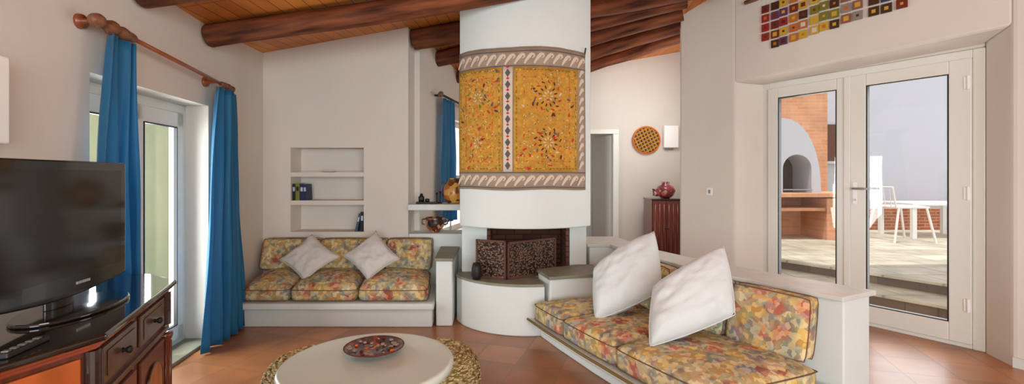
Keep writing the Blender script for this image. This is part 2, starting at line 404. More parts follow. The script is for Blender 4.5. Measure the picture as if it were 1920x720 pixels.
# ------------------------------------------------------------------ balcony door on the left (window_1)
def LF(y, o=0): return LW(y, -.18+o)
m = MB()
for (a, b, z0, z1) in ((2.47, 2.53, .02, 1.85), (3.64, 3.70, .02, 1.85), (2.47, 3.70, 1.78, 1.85), (2.47, 3.70, .02, .06)):
    m.prism([LF(a), LF(b), LF(b, -.07), LF(a, -.07)], z0, z1)
w1 = struct(m.build('window_1', 'upvc', bevel=.006))
for (a, b) in ((2.53, 3.085), (3.085, 3.64)):
    m = MB(); st = .085
    for (p, q, z0, z1) in ((a, a+st, .06, 1.78), (b-st, b, .06, 1.78), (a, b, 1.67, 1.78), (a, b, .06, .17)):
        m.prism([LF(p, .015), LF(q, .015), LF(q, -.05), LF(p, -.05)], z0, z1)
    lf = m.build('leaf', 'upvc', w1, bevel=.006)
    MB().prism([LF(a+st, -.01), LF(b-st, -.01), LF(b-st, -.016), LF(a+st, -.016)], .17, 1.67).build('pane', 'glass', lf)
    g = MB()
    for (p, q, z0, z1) in ((a+st, a+st+.008, .17, 1.67), (b-st-.008, b-st, .17, 1.67), (a+st, b-st, 1.662, 1.67), (a+st, b-st, .17, .178)):
        g.prism([LF(p, .018), LF(q, .018), LF(q, -.008), LF(p, -.008)], z0, z1)
    g.build('seal', 'gasket', lf)
struct(MB().prism([LW(2.485, .02), LW(3.69, .02), LW(3.69, -.26), LW(2.485, -.26)], 0, .025).build('trim_1', 'stone', bevel=.004))
tag(MB().prism([(-4.6, -1), (-4.3, -1), (-4.3, 16), (-4.6, 16)], -.5, 3.8).build('garden_wall', 'pale_green_wall'), 'pale green garden wall seen through the left balcony door', 'wall')
struct(MB().prism([(-9, -3), LW(-3, -.38), LW(5, -.38), (-3.1, 16), (-9, 16)], -.15, -.03).build('ground', 'slab_pale'))

# ------------------------------------------------------------------ French doors (door_1)
def DF(s, o=0): return DW(s, .2+o)
def dbar(mb, s0, s1, z0, z1, o0=0, o1=.07): mb.prism([DF(s0, o0), DF(s1, o0), DF(s1, o1), DF(s0, o1)], z0, z1)
m = MB(); dbar(m, -.05, .02, 0, 2.25); dbar(m, 1.545, 1.61, 0, 2.25); dbar(m, .02, 1.545, 2.185, 2.25); dbar(m, .02, 1.545, 0, .035)
d1 = struct(m.build('door_1', 'upvc', bevel=.006))
for k, (a, b, pa, pb) in enumerate(((.02, .827, .15, .693), (.827, 1.545, .92, 1.445))):
    m = MB()
    dbar(m, a, pa, .035, 2.185, -.02, .045); dbar(m, pb, b, .035, 2.185, -.02, .045); dbar(m, pa, pb, 2.085, 2.185, -.02, .045); dbar(m, pa, pb, .035, .178, -.02, .045)
    if k == 0: dbar(m, b-.02, b+.03, .035, 2.185, -.035, -.02)
    lf = m.build('leaf', 'upvc', d1, bevel=.006)
    g = MB(); dbar(g, pa, pa+.01, .178, 2.085, -.015, .03); dbar(g, pb-.01, pb, .178, 2.085, -.015, .03); dbar(g, pa, pb, 2.077, 2.085, -.015, .03); dbar(g, pa, pb, .178, .186, -.015, .03)
    g.build('seal', 'gasket', lf)
    m = MB(); dbar(m, pa, pb, .178, 2.085, .01, .016); m.build('pane', 'glass', lf)
    if k == 0:
        hz = 1.19
        m = MB(); dbar(m, .755, .79, hz-.14, hz+.06, -.03, -.02)
        hp = m.build('handle_plate', 'white_metal', lf, bevel=.004)
        m = MB(); p0 = DF(.772, -.03); p1 = DF(.772, -.075); p2 = DF(.64, -.08)
        m.tube([(*p0, hz), (*p1, hz), (*p2, hz)], .009); m.build('handle', 'steel_grey', lf, smooth=True)
        m = MB(); m.tube([(*DF(.772, -.028), hz-.1), (*DF(.772, -.04), hz-.1)], .009, 12); m.build('lock', 'steel_grey', lf)
        for z in (.33, 1.17, 2.0):
            m = MB(); m.tube([(*DF(.035, -.03), z-.05), (*DF(.035, -.03), z+.05)], .011, 10); dbar(m, .04, .062, z-.045, z+.045, -.028, -.02); m.build('hinge', 'white_metal', lf)
# light switch
m = MB(); t = 2.08; m.prism(DP([(t-.035, 0), (t+.035, 0), (t+.035, -.01), (t-.035, -.01)]), 1.09, 1.17)
sw = tag(m.build('light_switch', 'white_metal', bevel=.003), 'small square light switch on the white wall left of the French doors', 'light switch')
m = MB(); m.prism(DP([(t-.012, -.01), (t+.012, -.01), (t+.012, -.014), (t-.012, -.014)]), 1.11, 1.15); m.build('rocker', 'steel_grey', sw)

# ------------------------------------------------------------------ beams
def beam(a, b, r, label, seed, stub=False):
    a, b = Vector(a), Vector(b); L_ = (b-a).length; d = (b-a)/L_
    mb = MB(); pts, rs = [], []; random.seed(seed); nn = max(8, int(L_/.25))
    ph = random.random()*6
    for i in range(nn+1):
        t = i/nn; w = .012*math.sin(3*t*PI+ph)
        pts.append(Vector((t*L_, w, .008*math.cos(4*t*PI+ph)))); rs.append(r*(1+.06*math.sin(7*t+ph)))
    rs[0] *= .93; pts.insert(1, pts[0]+Vector((.015, 0, 0))); rs.insert(1, r)
    mb.tube(pts, rs, 18)
    o = mb.build('ceiling_beam', 'log', smooth=True, org=(0, 0, 0))
    o.modifiers.new('b', 'BEVEL').width = .003
    o.location = a
    o.rotation_euler = d.to_track_quat('X', 'Z').to_euler()
    return tag(o, label, 'beam', 'round log beams under the boarded ceiling')
sl = .177
def bl(x0, y0, x1, y1, c, r): return (x0, y0, c+sl*x0), (x1, y1, c+sl*x1), r
beam(*bl(-2.27, 2.86, 4.0, 2.9, 2.805, .085), 'log beam just showing at the top edge above the curtain rod', 1)
beam(*bl(-2.37, 3.66, 2.9, 3.95, 2.800, .088), 'thick dark log beam, the long one crossing in front of the chimney breast', 2)
beam(*bl(-1.035, 4.88, 2.3, 4.85, 2.90, .105), 'log beam emerging behind the top of the back wall, first one behind the chimney breast', 3)
beam(*bl(-.90, 5.6, 1.86, 5.02, 2.853, .09), 'log beam second behind the chimney breast, its right end over the wall corner', 4)
beam(*bl(-.745, 6.4, 1.90, 5.22, 2.775, .08), 'log beam third behind the chimney breast, above the small blue curtain', 5)
beam(*bl(-.58, 7.2, 2.2, 5.4, 2.715, .08), 'log beam second from the hall end, right of the chimney breast', 6)
beam(*bl(.72, 7.22, 2.35, 5.72, 2.68, .08), 'lowest-looking log beam, just above the hall wall', 7)

# ------------------------------------------------------------------ curtains + rods
def curtain(top, bot, z1, z0, line, off, pleats, amp, label, seed, parent=None):
    random.seed(seed); nu, nv = pleats*12, 36; vs, fs = [], []
    z1f = z1 if callable(z1) else (lambda y: z1)
    for j in range(nv+1):
        v = j/nv; e = v**.8
        for i in range(nu+1):
            u = i/nu; a = top[0]+(bot[0]-top[0])*e; b = top[1]+(bot[1]-top[1])*e
            y = a+(b-a)*u+.012*math.sin(9*v+u*11+seed)
            ph = u*pleats*2*PI+.9*math.sin(u*5+seed)+1.1*math.sin(v*2.2+u*3+seed)*v
            am = amp*(.55+.6*v)*(1+.35*math.sin(u*7+seed*2))
            o = off+am*math.sin(ph)+.25*am*math.sin(2.3*ph+v*3)
            zt = z1f(y); z = zt+(z0-zt)*v
            p = line(y, o); vs.append((p[0], p[1], z))
    for j in range(nv):
        for i in range(nu):
            q = j*(nu+1)+i; fs.append((q, q+1, q+nu+2, q+nu+1))
    o = MB().add(vs, fs).build('curtain', 'blue_curtain', smooth=True, solid=.004)
    return tag(o, label, 'curtain', 'blue curtains')
rodz = lambda y: 2.092+(y-2.49)/(3.78-2.49)*(2.02-2.092)
RO = .10
curtain((2.475, 2.70), (2.36, 2.74), lambda y: rodz(y)-.035, .03, LW, RO, 4, .038, 'blue curtain hanging behind the television', 1)
curtain((3.62, 3.93), (3.40, 4.05), lambda y: rodz(y)-.03, .01, LW, RO, 5, .045, 'full length bright blue curtain right of the balcony door, beside the bench', 2)
# rod
rod = thing('curtain_rod', 'long wooden curtain rod with carved ends over the balcony door', 'curtain rod', (*LW(3.1, RO), 2.05))
def RP(y, o=RO): p = LW(y, o); return Vector((p[0], p[1], rodz(y)))
MB().tube([RP(2.45), RP(3.85)], .014, 14).build('rod', 'rod_wood', rod, smooth=True)
def finial(y0, y1, rmax, n=16):
    pts, rs = [], []
    prof = [.35, .75, .95, .9, .55, .5, .8, 1, .95, .6, .72, .9, .85, .75, .7, .72, .6]
    for i, q in enumerate(prof):
        pts.append(RP(y0+(y1-y0)*i/(len(prof)-1))); rs.append(q*rmax)
    return MB().tube(pts, rs, 18)
finial(2.36, 2.68, .04).build('finial', 'finial_wood', rod, smooth=True)
finial(3.90, 3.68, .028).build('finial', 'finial_wood', rod, smooth=True)
for y in (2.415, 3.63):
    q = RP(y); w = RP(y, .0); m = MB(); m.tube([w+Vector((.001, 0, 0)), w+Vector((.02, 0, 0)), w+Vector((.022, 0, 0)), q], [.04, .036, .014, .012], 14)
    m.build('bracket', 'rod_wood', rod, smooth=True)
# small curtain in the passage
curtain((5.56, 5.94), (5.47, 6.03), 2.22, .75, lambda y, o: RW(y, o), .10, 4, .03, 'blue curtain in the gap left of the chimney breast, behind the painted jar', 5)
rod2 = thing('curtain_rod', 'short dark curtain rod in the gap left of the chimney breast', 'curtain rod', (*RW(6, .1), 2.24))
m = MB(); m.tube([(*RW(5.45, .1), 2.245), (*RW(6.9, .1), 2.245)], .014, 10); m.build('rod', 'iron', rod2)
m = MB(); m.tube([(*RW(5.39, .1), 2.245), (*RW(5.42, .1), 2.245), (*RW(5.46, .1), 2.245)], [.015, .035, .018], 12); m.build('finial', 'finial_wood', rod2)
m = MB(); m.tube([(*RW(5.50, .0), 2.245), (*RW(5.50, .1), 2.245)], .012, 8); m.build('bracket', 'iron', rod2)

# ------------------------------------------------------------------ fireplace
fp = thing('fireplace', 'white rounded masonry fireplace with curved hood rising to the ceiling', 'fireplace', (.116, 4.3, 0))
HX, HYC, HR = .116, 4.60, .75
def arc(r, a0, a1, n, cx=HX, cy=HYC): return [(cx+r*math.sin(math.radians(a0+(a1-a0)*i/n)), cy-r*math.cos(math.radians(a0+(a1-a0)*i/n))) for i in range(n+1)]
ap = arc(HR, -50, 50, 40)
poly = ap+[(ap[-1][0], 4.9), (ap[0][0], 4.9)]
MB().prism(poly, .862, 3.15).build('hood', 'masonry_white', fp, bevel=.012)
pl = MB(); ox0, ox1 = -.23, .528
x0, x1 = ap[0][0], ap[-1][0]-.01
pl.box(x0, ox0, 4.3, 4.9, .0, .862); pl.box(ox1, x1, 4.3, 4.9, .0, .862); pl.box(ox0, ox1, 4.3, 4.9, 0, .39)
pl.build('breast', 'masonry_white', fp)
fb = MB(); fb.box(ox0, ox1, 4.82, 4.88, .41, .86); fb.box(ox0+.002, ox0+.03, 4.33, 4.82, .41, .86); fb.box(ox1-.03, ox1-.002, 4.33, 4.82, .41, .86); fb.box(ox0, ox1, 4.32, 4.82, .395, .418)
fb.build('firebox', 'brick_fire', fp)
hp_ = arc(.655, -69, 13.5, 40, HX, 4.45)+[(.205, 4.10), (.57, 4.30), (.57, 4.45), (-.495, 4.45)]
MB().prism(hp_, 0, .403).build('hearth', 'masonry_white', fp, bevel=.012)
MB().prism(arc(.672, -66, 12.5, 40, HX, 4.45)+[(.205, 4.10), (.57, 4.305), (.57, 4.44), (-.495, 4.44)], .403, .425).build('hearth_slab', 'stone', fp, bevel=.006)
# fire screen
fsn = thing('fire_screen', 'embossed bronze folding fire screen standing on the hearth', 'fire screen', (.05, 4.0, .425))
sc = [(-.315, 4.05), (-.045, 3.955), (.40, 4.27)]
for i in range(2):
    (xa, ya), (xb, yb) = sc[i], sc[i+1]; d = Vector((xb-xa, yb-ya, 0)).normalized(); nn = Vector((d.y, -d.x, 0))
    za, zc = .428, .755 if i == 0 else .742
    A = Vector((xa, ya, 0))+d*.006; B = Vector((xb, yb, 0))-d*.006
    def slab(mb, p, q, z0, z1, th):
        mb.prism([(p+nn*th).xy, (q+nn*th).xy, (q-nn*th).xy, (p-nn*th).xy], z0, z1)
    m = MB(); slab(m, A, B, za+.01, zc-.005, .004); pn = m.build('panel', 'embossed_bronze', fsn)
    m = MB(); w = .016
    slab(m, A, A+d*w, za, zc, .009); slab(m, B-d*w, B, za, zc, .009); slab(m, A, B, zc-w, zc, .009); slab(m, A, B, za, za+w, .009)
    m.build('frame', 'shutter', pn)
# log tongs / black pot at left of the screen
m = MB(); m.lathe([(.03, 0), (.045, .03), (.04, .1), (.03, .14)], (-.30, 3.97, .426), 16)
tag(m.build('kindling_pot', 'iron', smooth=True), 'small black iron pot on the hearth left of the fire screen', 'pot')

# ------------------------------------------------------------------ tapestry
tp = thing('tapestry', 'gold embroidered wall hanging with wave border wrapped round the chimney hood', 'tapestry', (HX, 3.85, 1.19))
def TP(s, z, e): # s degrees
    a = math.radians(s); r = HR+e; return (HX+r*math.sin(a), HYC-r*math.cos(a), z)
def sag(s): return .005*math.sin(s*.12)
def tpatch(a0, a1, z0, z1, e, th=.006, n=30, wav=True):
    vs, fs = [], []
    nz = 14
    for j in range(nz+1):
        for i in range(n+1):
            s = a0+(a1-a0)*i/n; z = z0+(z1-z0)*j/nz
            if wav: z += sag(s)*(1 if j in (0, nz) else .5)
            vs.append(TP(s, z, e+.003*math.sin(s*.5+z*4)))
    for j in range(nz):
        for i in range(n): q = j*(n+1)+i; fs.append((q, q+1, q+n+2, q+n+1))
    return MB().add(vs, fs)
A0, A1, Z0, Z1 = -49, 42.3, 1.185, 2.36
tpatch(A0, A1, Z0, Z1, .012).build('backing_cloth', 'taupe_cloth', tp, smooth=True, solid=.006)
PZ0, PZ1 = 1.335, 2.195
pan = [(-48, -14.8), (-7.8, 34.8)]
def blob(mb, s, z, ls, lz, ang, e, mi):      # leaf shaped patch
    pts = []
    for k in range(6):
        a = k*PI/3; u = math.cos(a)*ls; v = math.sin(a)*lz
        x = u*math.cos(ang)-v*math.sin(ang); y = u*math.sin(ang)+v*math.cos(ang)
        pts.append(TP(s+math.degrees(x/HR), z+y, e))
    mb.add(pts, [tuple(range(6))], mi)
random.seed(11)
TH = ['maroon_thread', 'green_thread', 'red_thread', 'orange_thread', 'yellow_thread', 'white_thread', 'grey_thread']
for pi_, (a, b) in enumerate(pan):
    po = tpatch(a, b, PZ0, PZ1, .019, wav=False).build('embroidered_panel', 'gold_cloth', tp, smooth=True, solid=.003)
    em = MB(); W = math.radians(b-a)*HR
    cxs = (a+b)/2; e = .0245
    # frame lines
    for k in range(90):
        for (ins, mi) in ((.025, 1), (.085, 2 if k % 5 == 0 else 3)):
            hw, hh = W/2-ins, (PZ1-PZ0)/2-ins
            per = 2*(hw+hh)*2; d = per*k/90
            if d < 2*hw: x, y = -hw+d, hh
            elif d < 2*hw+2*hh: x, y = hw, hh-(d-2*hw)
            elif d < 4*hw+2*hh: x, y = hw-(d-2*hw-2*hh), -hh
            else: x, y = -hw, -hh+(d-4*hw-2*hh)
            ang = 0 if abs(abs(y)-hh) < 1e-6 else PI/2
            blob(em, cxs+math.degrees(x/HR), (PZ0+PZ1)/2+y, .012, .004, ang+random.uniform(-.5, .5), e, mi if random.random() < .8 else 4)
    # two rosettes per panel
    for cz in (-.19, .19):
        for ring, (rr, nk, ls) in enumerate(((.035, 8, .014), (.075, 12, .017), (.118, 14, .018), (.155, 18, .012))):
            for k in range(nk):
                an = 2*PI*k/nk+ring*.3; fx = .9
                mi = [5, 0, 0 if k % 2 else 2, 3][ring] if pi_ else [5, 3, 3 if k % 2 else 4, 2][ring]
                if random.random() < .2: mi = random.choice([1, 4, 5, 6])
                x, y = rr*fx*math.cos(an), rr*math.sin(an)
                if abs(x) > W/2-.1: continue
                blob(em, cxs+math.degrees(x/HR), (PZ0+PZ1)/2+cz+y, ls, ls*.38, an+(.8 if ring == 2 else 0), e, mi)
    for k in range(330):
        x = random.uniform(-W/2+.015, W/2-.015); y = random.uniform(PZ0+.015, PZ1-.015)
        big = random.random() < .06
        blob(em, cxs+math.degrees(x/HR), y, .02 if big else .009, .009 if big else .0035, random.uniform(0, PI), e+.0004, random.choice([0, 2, 6]) if big else random.choice([1, 3, 4, 4, 3, 5, 2]))
    em.build('stitching', TH, po)
st = tpatch(-14.2, -8.4, PZ0, PZ1, .019, wav=False).build('centre_strip', 'white_thread', tp, smooth=True, solid=.003)
em = MB()
for k in range(9):
    z = PZ0+.05+k*(PZ1-PZ0-.1)/8
    em.add([TP(-11.3, z+.035, .0245), TP(-9.6, z, .0245), TP(-11.3, z-.035, .0245), TP(-13, z, .0245)], [(0, 1, 2, 3)], 0)
    em.add([TP(-11.3, z+.062, .0245), TP(-10.2, z+.048, .0245), TP(-11.3, z+.04, .0245), TP(-12.4, z+.048, .0245)], [(0, 1, 2, 3)], 1)
em.build('diamond_motif', ['grey_thread', 'red_thread'], st)
wv = MB()
def wave(s0, z0, ds, h, flip=1):
    pts = []
    for k in range(15):
        t = k/14
        if t < .62: q_ = t/.62; x = ds*(-.62+.95*q_); y = h*(-.48+.93*q_**.8)
        else: q_ = (t-.62)/.38; x = ds*(.33+.30*math.sin(q_*PI)); y = h*(.45-.42*q_)
        pts.append((s0+x, z0+flip*y))
    for k in range(14):
        w0 = .015*(1-abs(k/14-.4)*1.3); w1 = .015*(1-abs((k+1)/14-.4)*1.3)
        (a, b), (c, d) = pts[k], pts[k+1]
        dx, dy = math.radians(c-a)*HR, d-b; l = math.hypot(dx, dy) or 1; nx, ny = -dy/l, dx/l
        q = lambda s, z, w: TP(s+math.degrees(nx*w/HR), z+ny*w, .0195)
        wv.add([q(a, b, w0), q(c, d, w1), q(c, d, -w1), q(a, b, -w0)], [(0, 1, 2, 3)])
for k in range(15):
    s = -46+k*6.0
    wave(s, 2.262+sag(s), 4.9, .09)
wv.build('wave_border', 'white_thread', tp); wv = MB()
for k in range(15):
    s = -46+k*6.0
    wave(s, 1.262+sag(s), 4.9, .085)
wv.build('wave_border', 'white_thread', tp); wv = MB()
for k in range(11): wave(38.2, 1.39+k*.078, 2.8, .07)
wv.build('wave_border', 'white_thread', tp)
for (z, e) in ((PZ0-.008, .02), (PZ1+.008, .02), (2.325, .02), (1.205, .02)):
    bd = MB()
    for i in range(40):
        s0 = A0+.5+(A1-A0-1)*i/40; s1 = A0+.5+(A1-A0-1)*(i+1)/40
        f = sag if z in (2.325, 1.205) else (lambda s: 0)
        bd.add([TP(s0, z-.004+f(s0), e), TP(s1, z-.004+f(s1), e), TP(s1, z+.004+f(s1), e), TP(s0, z+.004+f(s0), e)], [(0, 1, 2, 3)])
    bd.build('border_line', 'grey_thread', tp)

m = MB(); m.tube([TP(42.2, 2.30, .0), TP(42.2, 2.40, .02)], .006); m.build('hanging_nail', 'iron', tp)

# ------------------------------------------------------------------ shelf & ledge left of the chimney
lg = MB(); lg.box(-1.05, -.46, 4.76, 5.1, 0, .715)
struct(lg.build('wall_ledge', 'masonry_white', bevel=.012))
tag(MB().box(-1.045, -.462, 4.70, 5.06, .955, 1.015).build('wall_shelf', 'masonry_white', bevel=.008), 'white masonry shelf spanning the gap left of the fireplace', 'shelf')
zs = 1.017
# painted jar on the shelf
m = MB(); m.lathe([(.06, 0), (.095, .03), (.11, .10), (.10, .17), (.07, .215), (.055, .24), (.062, .26), (.05, .26), (.045, .23)], (-.60, 4.86, zs), 28)
jar = tag(m.build('painted_jar', 'painted_bag', smooth=True), 'yellow and brown painted jar on the white shelf by the chimney', 'jar')
m = MB(); m.tube([(-.66, 4.85, zs+.19), (-.71, 4.84, zs+.215), (-.73, 4.84, zs+.14), (-.70, 4.84, zs+.07)], .010); m.build('handle', 'painted_pot', jar, smooth=True)
tr = thing('candle_tray', 'low black tray with two short black candle cups on the white shelf', 'tray', (-.87, 4.82, zs))
MB().prism([(-.98, 4.77), (-.76, 4.77), (-.76, 4.88), (-.98, 4.88)], zs, zs+.018).build('tray', 'black', tr, bevel=.005)
m = MB(); m.lathe([(.028, 0), (.032, .05), (.02, .06), (.012, .085)], (-.93, 4.82, zs+.018), 16); m.build('candle_cup', 'black', tr, smooth=True)
m = MB(); m.lathe([(.022, 0), (.026, .028), (.01, .034)], (-.87, 4.82, zs+.018), 16); m.build('candle_cup', 'black', tr, smooth=True)
for k, (x, h, lb) in enumerate(((-.765, .11, 'thin black candlestick right of the black tray, the shorter one'), (-.735, .125, 'thin dark candlestick next to the painted jar, the taller one'))):
    m = MB(); m.lathe([(.02, 0), (.022, .008), (.006, .014), (.005, h-.025), (.011, h-.02), (.011, h)], (x-.02+.01*k, 4.90-.03*k, zs), 14)
    cs = tag(m.build('candlestick', 'iron', smooth=True), lb, 'candlestick', 'candlesticks on the shelf')
# painted pot on the ledge below
m = MB(); m.lathe([(.045, 0), (.05, .01), (.085, .05), (.098, .10), (.09, .135), (.1, .155), (.09, .155), (.075, .12), (.06, .06), (.03, .03)], (-.80, 4.88, .716), 28)
pot = tag(m.build('painted_pot', 'painted_pot', smooth=True), 'dark painted two-handled pot on the ledge under the white shelf', 'pot')
for s in (-1, 1):
    m = MB(); m.tube([(-.80+s*.09, 4.86, .716+.14), (-.80+s*.13, 4.86, .716+.135), (-.80+s*.13, 4.86, .716+.09), (-.80+s*.095, 4.86, .716+.08)], .008); m.build('handle', 'painted_pot', pot, smooth=True)

# ------------------------------------------------------------------ niche books
z2 = EYE-(376-HY)/F*YB; z2 = EYE-(384-8-HY)/F*YB; z3 = zb
def book(px0, w, h, d, z, mat, lean, lbl, grp):
    x = px0
    b = thing('book', lbl, 'book', (x, YB+.02, z), grp); b.rotation_euler = (0, lean, 0)
    m = MB()
    o = b.location
    m.box(o.x, o.x+w, o.y, o.y+d, o.z, o.z+h); m.build('cover', mat, b, bevel=.002)
    m = MB(); m.box(o.x+.003, o.x+w-.003, o.y+.006, o.y+d+.002, o.z+h-.001, o.z+h+.001); m.build('pages', 'paper', b)
    m = MB(); m.box(o.x+w*.2, o.x+w*.8, o.y-.0015, o.y, o.z+h*.55, o.z+h*.8); m.build('spine_label', 'book_mark' if mat != 'book_olive' else 'book_black', b)
g1 = 'books on the middle niche shelf'; g2 = 'books leaning in the bottom niche'
book(-2.232, .03, .17, .12, z2, 'book_black', 0, 'black book at the left end of the middle niche shelf', g1)
book(-2.200, .04, .175, .13, z2, 'book_olive', 0, 'olive green book on the middle niche shelf', g1)
book(-2.157, .038, .168, .13, z2, 'book_navy', 0, 'dark navy book beside the olive book', g1)
book(-2.116, .034, .165, .13, z2, 'book_navy', -.06, 'rightmost book of the middle niche shelf, slightly tilted, dark blue', g1)
book(-1.600, .025, .19, .12, z3+.001, 'book_teal', .22, 'grey-blue book leaning in the bottom niche, left of two', g2)
book(-1.545, .036, .20, .12, z3+.001, 'book_black', .02, 'dark book with pale label standing at the right end of the bottom niche', g2)
z1_ = EYE-(323-HY)/F*YB
m = MB(); m.lathe([(.03, 0), (.07, .008), (.075, .014), (.06, .012), (.02, .006)], (-1.90, YB+.12, z1_), 24)
tag(m.build('saucer', 'slab_pale', smooth=True), 'small shallow grey dish on the top niche shelf', 'dish')

# ------------------------------------------------------------------ cushions
def cushion(name, c8, parent=None, puff=.35, rr=.25, n=14, mat='floral', pipe=True, seed=0):
    """c8: bottom quad (4) then top quad (4); rounded hexahedron, puffed on both big faces"""
    c8 = [Vector(c) for c in c8]
    def tri(u, v, w):
        b = c8[0]*(1-u)*(1-v)+c8[1]*u*(1-v)+c8[2]*u*v+c8[3]*(1-u)*v
        t = c8[4]*(1-u)*(1-v)+c8[5]*u*(1-v)+c8[6]*u*v+c8[7]*(1-u)*v
        return b*(1-w)+t*w
    Lu = (c8[1]-c8[0]).length; Lv = (c8[3]-c8[0]).length; Lw = (c8[4]-c8[0]).length
    R = rr*Lw
    bm = bmesh.new(); bmesh.ops.create_cube(bm, size=2)
    bmesh.ops.subdivide_edges(bm, edges=bm.edges, cuts=n, use_grid_fill=True)
    for vt in bm.verts:
        p = vt.co.copy(); h = Vector((Lu/2, Lv/2, Lw/2)); q = Vector([p[i]*h[i] for i in range(3)])
        inn = Vector([max(-(h[i]-R), min(h[i]-R, q[i])) for i in range(3)])
        d = q-inn
        if d.length > 1e-9: q = inn+d.normalized()*min(d.length, R)
        q = Vector([q[i]/h[i] for i in range(3)])
        f = (1-abs(q.x)**2.4)*(1-abs(q.y)**2.4)
        q.z *= 1+puff*(max(f, 0)**.6)
        q.x *= 1+.02*(1-q.y**2); q.y *= 1+.02*(1-q.x**2)
        w = tri((q.x+1)/2, (q.y+1)/2, (q.z+1)/2)
        w += Vector((0, 0, 1))*.006*noise.noise(w*6+Vector((seed, 0, 0)))
        vt.co = w
    m = MB(); bm.verts.ensure_lookup_table()
    m.add([v.co for v in bm.verts], [[v.index for v in f.verts] for f in bm.faces]); bm.free()
    o = m.build(name, mat, parent, smooth=True)
    if pipe:
        for w in (.14, .86):
            pts = []; k = 10; e = .012
            ring = [(i/k, 0) for i in range(k)]+[(1, i/k) for i in range(k)]+[(1-i/k, 1) for i in range(k)]+[(0, 1-i/k) for i in range(k)]
            for (u, v) in ring:
                if (u in (0, 1)) and (v in (0, 1)): u = .012 if u == 0 else .988; v = .012 if v == 0 else .988
                du = 1+.02*(1-(2*v-1)**2); dv = 1+.02*(1-(2*u-1)**2)
                pts.append(tri(.5+(u-.5)*du, .5+(v-.5)*dv, w))
            MB().tube(pts, .0032, 6, closed=True).build('piping', 'piping', o, smooth=True)
    return o

# back bench (left): slab + base, its cushions are things
zb1 = .213
yf, yk = 3.985, 4.74
bx0 = -2.43; bxr = -.665
bn = thing('masonry_bench', 'white built-in masonry bench against the back wall under the niche', 'bench', (-1.6, 4.3, 0))
MB().prism([LW(4.04, .012), (bxr-.02, 4.03), (-.72, yk), LW(yk, .012)], 0, .155).build('base', 'masonry_white', bn, bevel=.01)
MB().prism([LW(yf, .012), (bxr, yf), (-.72, yk), LW(yk, .012)], .155, zb1).build('seat_slab', 'masonry_white', bn, bevel=.018, seg=3)
sidx = -.135
def bx(px, Y0=4.02):          # x at front from pixel, then slanted back
    x = (px-CX)/F*Y0; return lambda Y: x+sidx*(Y-Y0)
fx = [bx(452), bx(541), bx(669), bx(803)]
for i, lb in enumerate(('left floral seat cushion of the back bench, beside the blue curtain', 'middle floral seat cushion of the back bench', 'right floral seat cushion of the back bench, by the stone-topped pier')):
    a, b = fx[i], fx[i+1]; y0, y1 = 4.03+.0*i, 4.66; g = .006; zt0 = .335
    c = [(a(y0)+g, y0, zb1), (b(y0)-g, y0, zb1), (b(y1)-g, y1, zb1), (a(y1)+g, y1, zb1)]
    c += [(a(y0)+g, y0, zt0), (b(y0)-g, y0, zt0), (b(y1)-g, y1, zt0+.03), (a(y1)+g, y1, zt0+.03)]
    o = cushion('seat_cushion', c, puff=.0, rr=.42, seed=i)
    for v in o.data.vertices:   # dome the top only
        if v.co.z > .29:
            u = (v.co.x-a(v.co.y))/(b(v.co.y)-a(v.co.y)); w = (v.co.y-y0)/(y1-y0)
            v.co.z += .075*max(0, (1-(2*u-1)**2)*(1-(2*w-1)**2))**.6
    tag(o, lb, 'cushion', 'floral seat cushions of the back bench')
zq = .395
bxs = [(490, 597), (598, 722), (724, 808)]
for i, (p0, p1) in enumerate(bxs):
    a = (p0-CX)/F*4.58; b = (p1-CX)/F*4.58; zt = EYE-(449-HY)/F*4.6
    o_ = [(a, 4.52, zq), (b, 4.52, zq), (b+.0, 4.62, zt), (a, 4.62, zt)]
    c = [(x, y, z) for (x, y, z) in o_]+[(x, y+.11, z-.0) for (x, y, z) in o_]
    # order so thickness is w: front quad then rear quad
    lbs = ('left floral back cushion of the back bench', 'middle floral back cushion of the back bench, between the two white pillows', 'right floral back cushion of the back bench, next to the ledge')
    tag(cushion('back_cushion', c, puff=.12, rr=.3, seed=i+5), lbs[i], 'cushion', 'floral back cushions of the back bench')

